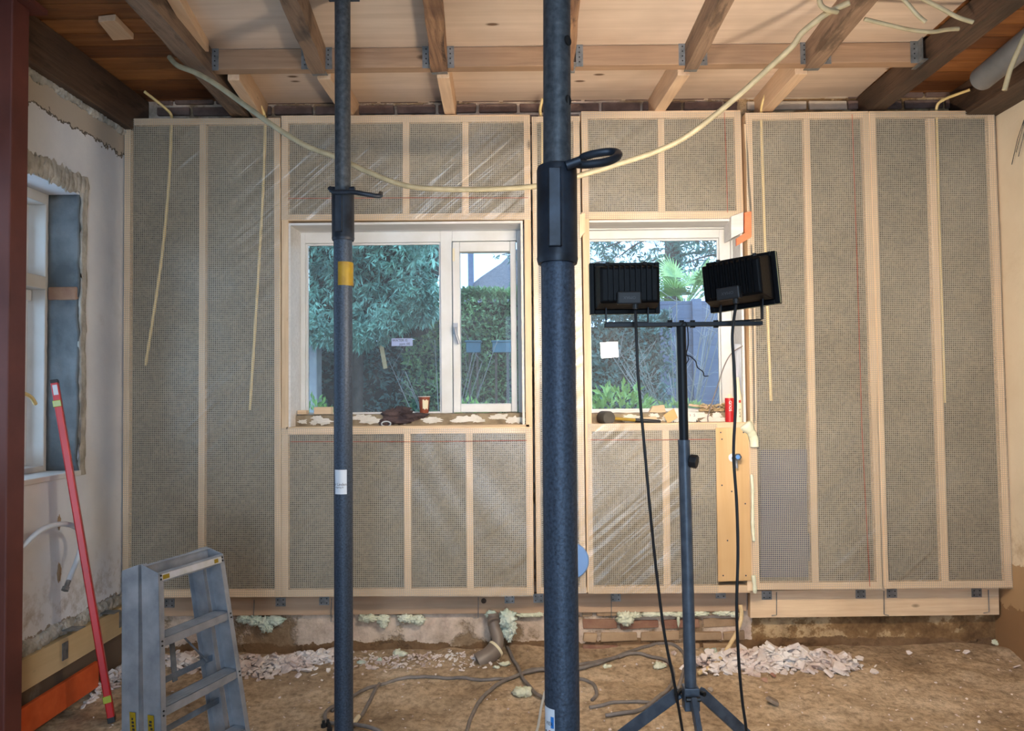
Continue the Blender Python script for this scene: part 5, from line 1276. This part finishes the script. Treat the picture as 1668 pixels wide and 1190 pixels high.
# ================================================================== GARDEN
ZG = .35
MB().box(-14, 14, YM+.26, 40, ZG-.3, ZG).build('ground', M['soil'], kind='structure', label='garden soil outside the windows')
def leaves(n, sampler, size, m, name, parent, seed, shape='leaf', droop=0, fan=1, spread=.6):
    rnd = random.Random(seed); vs = []; fs = []
    for i in range(n):
        c, out = sampler(rnd); out = Vector(out)
        base = Vector((rnd.gauss(0,1), rnd.gauss(0,1), rnd.gauss(0,1)))*spread+out; base.z -= droop; base.normalize()
        for k in range(fan):
            d = base if fan == 1 else (base+Vector((rnd.gauss(0,.45), rnd.gauss(0,.25), rnd.gauss(0,.45)))).normalized()
            s_ = d.cross(Vector((rnd.gauss(0,1), rnd.gauss(0,1), rnd.gauss(0,1)))).normalized(); L_ = size*rnd.uniform(.6,1.3)
            w = L_*(.42 if shape == 'leaf' else .20); b_ = len(vs); nn = d.cross(s_)*w*.25
            vs += [c, c+d*L_*.45+s_*w*.5+nn, c+d*L_, c+d*L_*.45-s_*w*.5+nn]; fs.append((b_, b_+1, b_+2, b_+3))
    mb = MB(); mb.v = [tuple(v) for v in vs]; mb.f = fs; return mb.build(name, m, parent)
def box_sampler(x0, x1, y0, y1, z0, z1, bulge=.15, seed=0):
    def s(r):
        x = r.uniform(x0, x1); z = z0+(z1-z0)*r.random()
        j = bulge*mnoise.noise(Vector((x*1.6, seed, z*1.8)))+bulge*.5*mnoise.noise(Vector((x*4.5, seed, z*4.5)))
        top = z1+.12*mnoise.noise(Vector((x*3, seed, 1)))
        if r.random() < .3: return Vector((x, r.uniform(y0, y1), top)), (0,-.3,1)
        return Vector((x, y0-j+r.random()**2*.18, min(z, top))), (0,-1,.25)
    return s
def core(mb, x0, x1, y0, y1, z0, z1, seed):   # filler painted near-black as inner shade so that the hedge is not see-through
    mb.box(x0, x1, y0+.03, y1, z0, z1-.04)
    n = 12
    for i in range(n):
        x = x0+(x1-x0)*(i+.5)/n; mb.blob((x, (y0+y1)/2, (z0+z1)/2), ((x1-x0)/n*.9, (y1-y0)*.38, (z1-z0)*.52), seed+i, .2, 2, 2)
M['core'] = plain('painted_inner_shade', rgb(14,24,22), 1, c2=rgb(22,34,30), scale=10)
# conifer behind the large left pane
cf = thing('conifer_tree', 'big drooping blue-green conifer filling the top of the large window', 'tree', (-1.6, 7.2, ZG))
def s_con(r):
    x = r.uniform(-3.4, -.72-.15*r.random()); z = r.uniform(1.35, 4.0); lim = 1.85+.45*mnoise.noise(Vector((x*1.1, 4, 0)))+max(0, (x+1.4))*.32
    if z < lim: z = lim+(z-1.3)*.4
    lay = .35*math.sin(z*9+x*2+2*mnoise.noise(Vector((x*1.7,2,z))))
    return Vector((x, 6.3-.14*lay-.25*mnoise.noise(Vector((x*2, 1, z*2)))+r.random()**2*.45, z)), (.25*mnoise.noise(Vector((x*2,z*2,0))), -1, -.1)
leaves(13000, s_con, .085, M['conifer'], 'foliage', cf, 1, 'spray', .75, 4, .45)
mb = MB()
for i in range(12): mb.blob((-3.3+.205*i, 6.95, 3.1+.1*math.sin(i)), (.26,.25,1.2), i, .25, 2, 2)
mb.build('shade_core', M['core'], cf)  # dark blobs painted as the shade between the sprays
mb = MB(); mb.tube([(-1.62,7.1,ZG),(-1.60,7.1,2.0),(-1.62,7.1,3.5)], [.06,.055,.03], 12); mb.build('trunk', M['bark'], cf, smooth=3)
# ivy-covered bank low in the large window
iv = thing('ivy_bank', 'dark ivy growth below the conifer behind the large window', 'ivy', (-1.2, 7.6, ZG))
leaves(9000, box_sampler(-3.4,-.35,7.2,7.6,ZG+.3,2.05,.22,3), .075, M['ivy'], 'foliage', iv, 2, 'leaf', .1, 1, .8)
mb = MB(); core(mb, -3.4, -.3, 7.3, 7.9, ZG, 1.95, 3); mb.build('shade_core', M['core'], iv)
# clipped hedge seen in the sash
hd_ = thing('clipped_hedge', 'clipped green hedge seen through the opening sash', 'hedge', (-.2, 7.4, ZG))
leaves(15000, box_sampler(-1.15,.42,7.0,7.5,ZG+.2,2.33,.12,8), .062, M['hedge'], 'foliage', hd_, 3, 'leaf', .1, 1, .8)
mb = MB(); core(mb, -1.1, .4, 7.34, 7.7, ZG, 2.32, 30); mb.build('shade_core', M['core'], hd_)
# ivy in the small window
iv2 = thing('ivy_bush', 'dark blue-green ivy bush left in the small window', 'ivy', (1.0, 7.3, ZG))
leaves(7500, box_sampler(.40,1.33,7.0,7.4,ZG+.3,2.12,.16,12), .070, M['ivy'], 'foliage', iv2, 4, 'leaf', .1, 1, .8)
mb = MB(); core(mb, .4, 1.25, 7.1, 7.6, ZG, 2.05, 50); mb.build('shade_core', M['core'], iv2)
# shrubs
def shrub(cx, cy, cz, rx, ry, rz, n, label, m, seed, size=.07):
    t = thing('garden_shrub', label, 'shrub', (cx, cy, ZG))
    def s(r):
        v = Vector((r.gauss(0,1), r.gauss(0,1), r.gauss(0,1))).normalized()*r.uniform(.65,1); return Vector((cx+v.x*rx, cy+v.y*ry, cz+v.z*rz)), (v.x, v.y, v.z+.4)
    leaves(n, s, size, m, 'foliage', t, seed, 'leaf', 0, 1, .5)
    mb = MB(); rnd = random.Random(seed)
    for i in range(7): mb.tube([(cx+rnd.uniform(-.05,.05), cy, ZG), (cx+rnd.uniform(-1,1)*rx*.8, cy+rnd.uniform(-1,1)*ry*.5, cz+rz*.5)], [.012,.004], 6)
    mb.build('stems', M['bark'], t)
shrub(.66,5.6,1.14,.32,.25,.32,700,'bright green leafy shrub low left in the small window', M['shrub'], 5, .075)
shrub(1.15,5.8,1.13,.30,.25,.20,900,'low rounded green shrub behind the stand in the small window', M['palm'], 6, .05)
shrub(-1.68,5.8,1.12,.28,.2,.26,700,'light green shrub low in the left corner of the large window', M['shrub'], 7, .06)
shrub(-.5,6.0,1.14,.22,.2,.2,450,'small light shrub low in the opening sash', M['shrub'], 8, .06)
# bare branching shrub
def bare(cx, cy, n, label, seed, hgt=1.5, sp=.8):
    t = thing('bare_shrub', label, 'shrub', (cx, cy, ZG)); mb = MB(); rnd = random.Random(seed)
    for i in range(n):
        a = rnd.uniform(0,6.3); e = Vector((cx+math.cos(a)*sp*rnd.uniform(.3,1), cy+math.sin(a)*.3, ZG+hgt*rnd.uniform(.75,1.25))); m_ = Vector((cx+(e.x-cx)*.3, cy, ZG+hgt*.45)); path = smooth_path([Vector((cx+rnd.uniform(-.1,.1), cy, ZG)), m_, e], 6)
        mb.tube(path, [.007-.0045*k/(len(path)-1) for k in range(len(path))], 5)
        for _ in range(4):
            p = path[rnd.randrange(5, len(path))]; mb.tube([p, p+Vector((rnd.uniform(-.2,.2), rnd.uniform(-.1,.1), rnd.uniform(.05,.25)))], [.003,.0012], 4)
    mb.build('twigs', M['twig'], t, smooth=3)
bare(1.25,6.2,26,'leafless twiggy shrub fanning up in the small window', 3)
bare(-.75,6.6,12,'leafless thin twigs in front of the ivy in the large window', 9, 1.3, .5)
# fence
fe = thing('garden_fence', 'slate-blue horizontal board fence behind the small window', 'fence', (2.6, 8.2, ZG)); zft = P(1110,490,8.2).z
mb = MB(); z = ZG+.05; 
while z < zft-.02: mb.box(1.3, 5.5, 8.2, 8.22, z, min(z+.148, zft)); z += .1485
mb.build('fence_boards', M['fence'], fe, bevel=.004)
for x in (1.35, 1.84, 2.30, 3.9, 5.4): MB().box(x-.05, x+.05, 8.16, 8.24, ZG-.1, zft+.02).build('fence_post', M['fence'], fe, bevel=.004)
# palm
pm = thing('fan_palm', 'fan palm rising behind the slate-blue fence', 'palm', (1.9, 9.2, ZG)); mb = MB(); rnd = random.Random(2); crown = Vector((1.93, 9.2, 2.42))
for f_ in range(16):
    az = rnd.uniform(0,6.3); el = rnd.uniform(-.1,1.2); d = Vector((math.cos(az)*math.cos(el), math.sin(az)*math.cos(el), math.sin(el))); hubp = crown+d*rnd.uniform(.2,.42)
    mb.tube([crown, hubp], .008, 5); sdv2 = d.cross(Vector((0,0,1))).normalized(); upv = sdv2.cross(d)
    for k in range(19):
        a = -1.5+3.0*k/18; dd = (d*math.cos(a)+sdv2*math.sin(a)).normalized(); L_ = .42*(1-.2*abs(a)/1.5); tip = hubp+dd*L_+Vector((0,0,-.05)); w = upv.cross(dd).normalized()*.014
        mb.add([hubp, hubp+dd*L_*.5+w, tip, hubp+dd*L_*.5-w], [(0,1,2,3)])
mb.build('fronds', M['palm'], pm)
mb = MB(); mb.tube([(1.93,9.2,ZG),(1.93,9.2,2.42)], .09, 10); mb.build('trunk', M['bark'], pm)
# tall pines behind
def pine(cx, cy, label, seed, hgt=8, n=2600, zmin=2.6):
    t = thing('pine_tree', label, 'tree', (cx, cy, ZG)); mb = MB(); rnd = random.Random(seed); mb.tube([(cx,cy,ZG),(cx+.1,cy,hgt*.6),(cx+.05,cy,hgt)], [.16,.12,.03], 10); tips = []
    for i in range(34):
        z = rnd.uniform(zmin, hgt); a = rnd.uniform(0,6.3); L_ = rnd.uniform(.8,2.0)*(1-(z-zmin)/(hgt-zmin)*.5); e = Vector((cx+math.cos(a)*L_, cy+math.sin(a)*L_*.6, z-.25+rnd.uniform(-.1,.35))); s0_ = Vector((cx,cy,z-.1)); m_ = (s0_+e)/2+Vector((0,0,.12)); path = smooth_path([s0_, m_, e], 5); mb.tube(path, [.028-.02*k/10 for k in range(11)], 5); tips.append(path)
        for _ in range(5): p = path[rnd.randrange(3,11)]; e2 = p+Vector((rnd.uniform(-.4,.4), rnd.uniform(-.3,.3), rnd.uniform(-.3,.2))); mb.tube([p, e2], [.008,.003], 4); tips.append([p, e2])
    mb.build('trunk_and_branches', M['bark'], t, smooth=3)
    def s(r):
        pth = r.choice(tips); p = pth[r.randrange(len(pth)//2, len(pth))]; return Vector(p)+Vector((r.gauss(0,.12), r.gauss(0,.12), r.gauss(0,.09))), (0,-.4,-.2)
    leaves(n, s, .13, M['pine'], 'needles', t, seed, 'spray', .3, 4, .7)
pine(2.35,12.5,'tall dark pine showing left in the small window', 21, n=2400)
pine(3.45,11.8,'tall pine with thick trunk showing right in the small window', 22, n=2000)
pine(.95,14.5,'far pine behind the left edge of the small window', 23, n=1500)
# thatched house
th = thing('thatched_house', 'thatched cottage roof beyond the hedge', 'house', (.3, 18, ZG)); mb = MB()
Yh = 18.0; e0 = P(744,466,Yh); zE = e0.z-.5; ridge = P(838,396,Yh+1.5)
prof = [(e0.x-.25, zE-.35), (e0.x, e0.z-.1), (e0.x+.5, e0.z+.42), (e0.x+1.0, e0.z+.85), (ridge.x, ridge.z), (ridge.x+.25, ridge.z+.12), (ridge.x+.5, ridge.z), (ridge.x+1.2, ridge.z-1.2), (ridge.x+1.5, ridge.z-2.2)]
vs = []
for (x, z) in prof:
    t_ = (z-zE)/(ridge.z-zE); vs += [(x, Yh+.2+t_*2.2, z), (x, Yh+6-t_*2.0, z)]
fs = [(2*i, 2*i+1, 2*i+3, 2*i+2) for i in range(len(prof)-1)]+[tuple(2*i for i in range(len(prof)))[::-1], tuple(2*i+1 for i in range(len(prof)))]
mb.add(vs, fs); mb.build('thatched_roof', M['thatch'], th, smooth=1.2)
mb = MB(); mb.box(e0.x+.3, ridge.x+1.2, Yh+.7, Yh+5.5, ZG, zE+.1); mb.build('house_wall', M['gardenwall'], th)
p = P(767,430,Yh+1.0); MB().box(p.x-.07, p.x+.07, p.y-.07, p.y+.07, 3, 6.5).build('mast', M['fence'], th)
# low garden wall piece left
tag(MB().box(-3.6,-1.85,6.62,6.78,ZG,P(520,528,6.9).z).build('garden_wall', M['gardenwall'], bevel=.01), 'pale low garden wall at the left of the large window', 'wall')
# blue crates in the hedge
for (x0, x1, lab) in ((759,782,'left of two blue crates standing against the hedge behind the sash'), (802,832,'right of two blue crates standing against the hedge behind the sash')):
    a, b_ = P(x0,574,6.75), P(x1,554,6.75); mb = MB(); mb.box(a.x, b_.x, 6.75, 6.9, a.z, b_.z); mb.box(a.x-.01, b_.x+.01, 6.74, 6.91, b_.z-.015, b_.z)
    o = tag(mb.build('plastic_crate', M['crateblue'], bevel=.006), lab, 'crate')
    mb = MB(); mb.box(a.x+.02, a.x+.04, 6.8, 6.82, ZG, a.z); mb.box(b_.x-.04, b_.x-.02, 6.8, 6.82, ZG, a.z); mb.build('support_post', M['bark'], o)
# wooden stake
tag((lambda mb: mb.bar(P(621,562,6.8), P(628,600,6.8), .035, .02) and mb.build('wooden_stake', M['skirt']))(MB()), 'short pale stake hanging in the ivy behind the large window', 'stake')
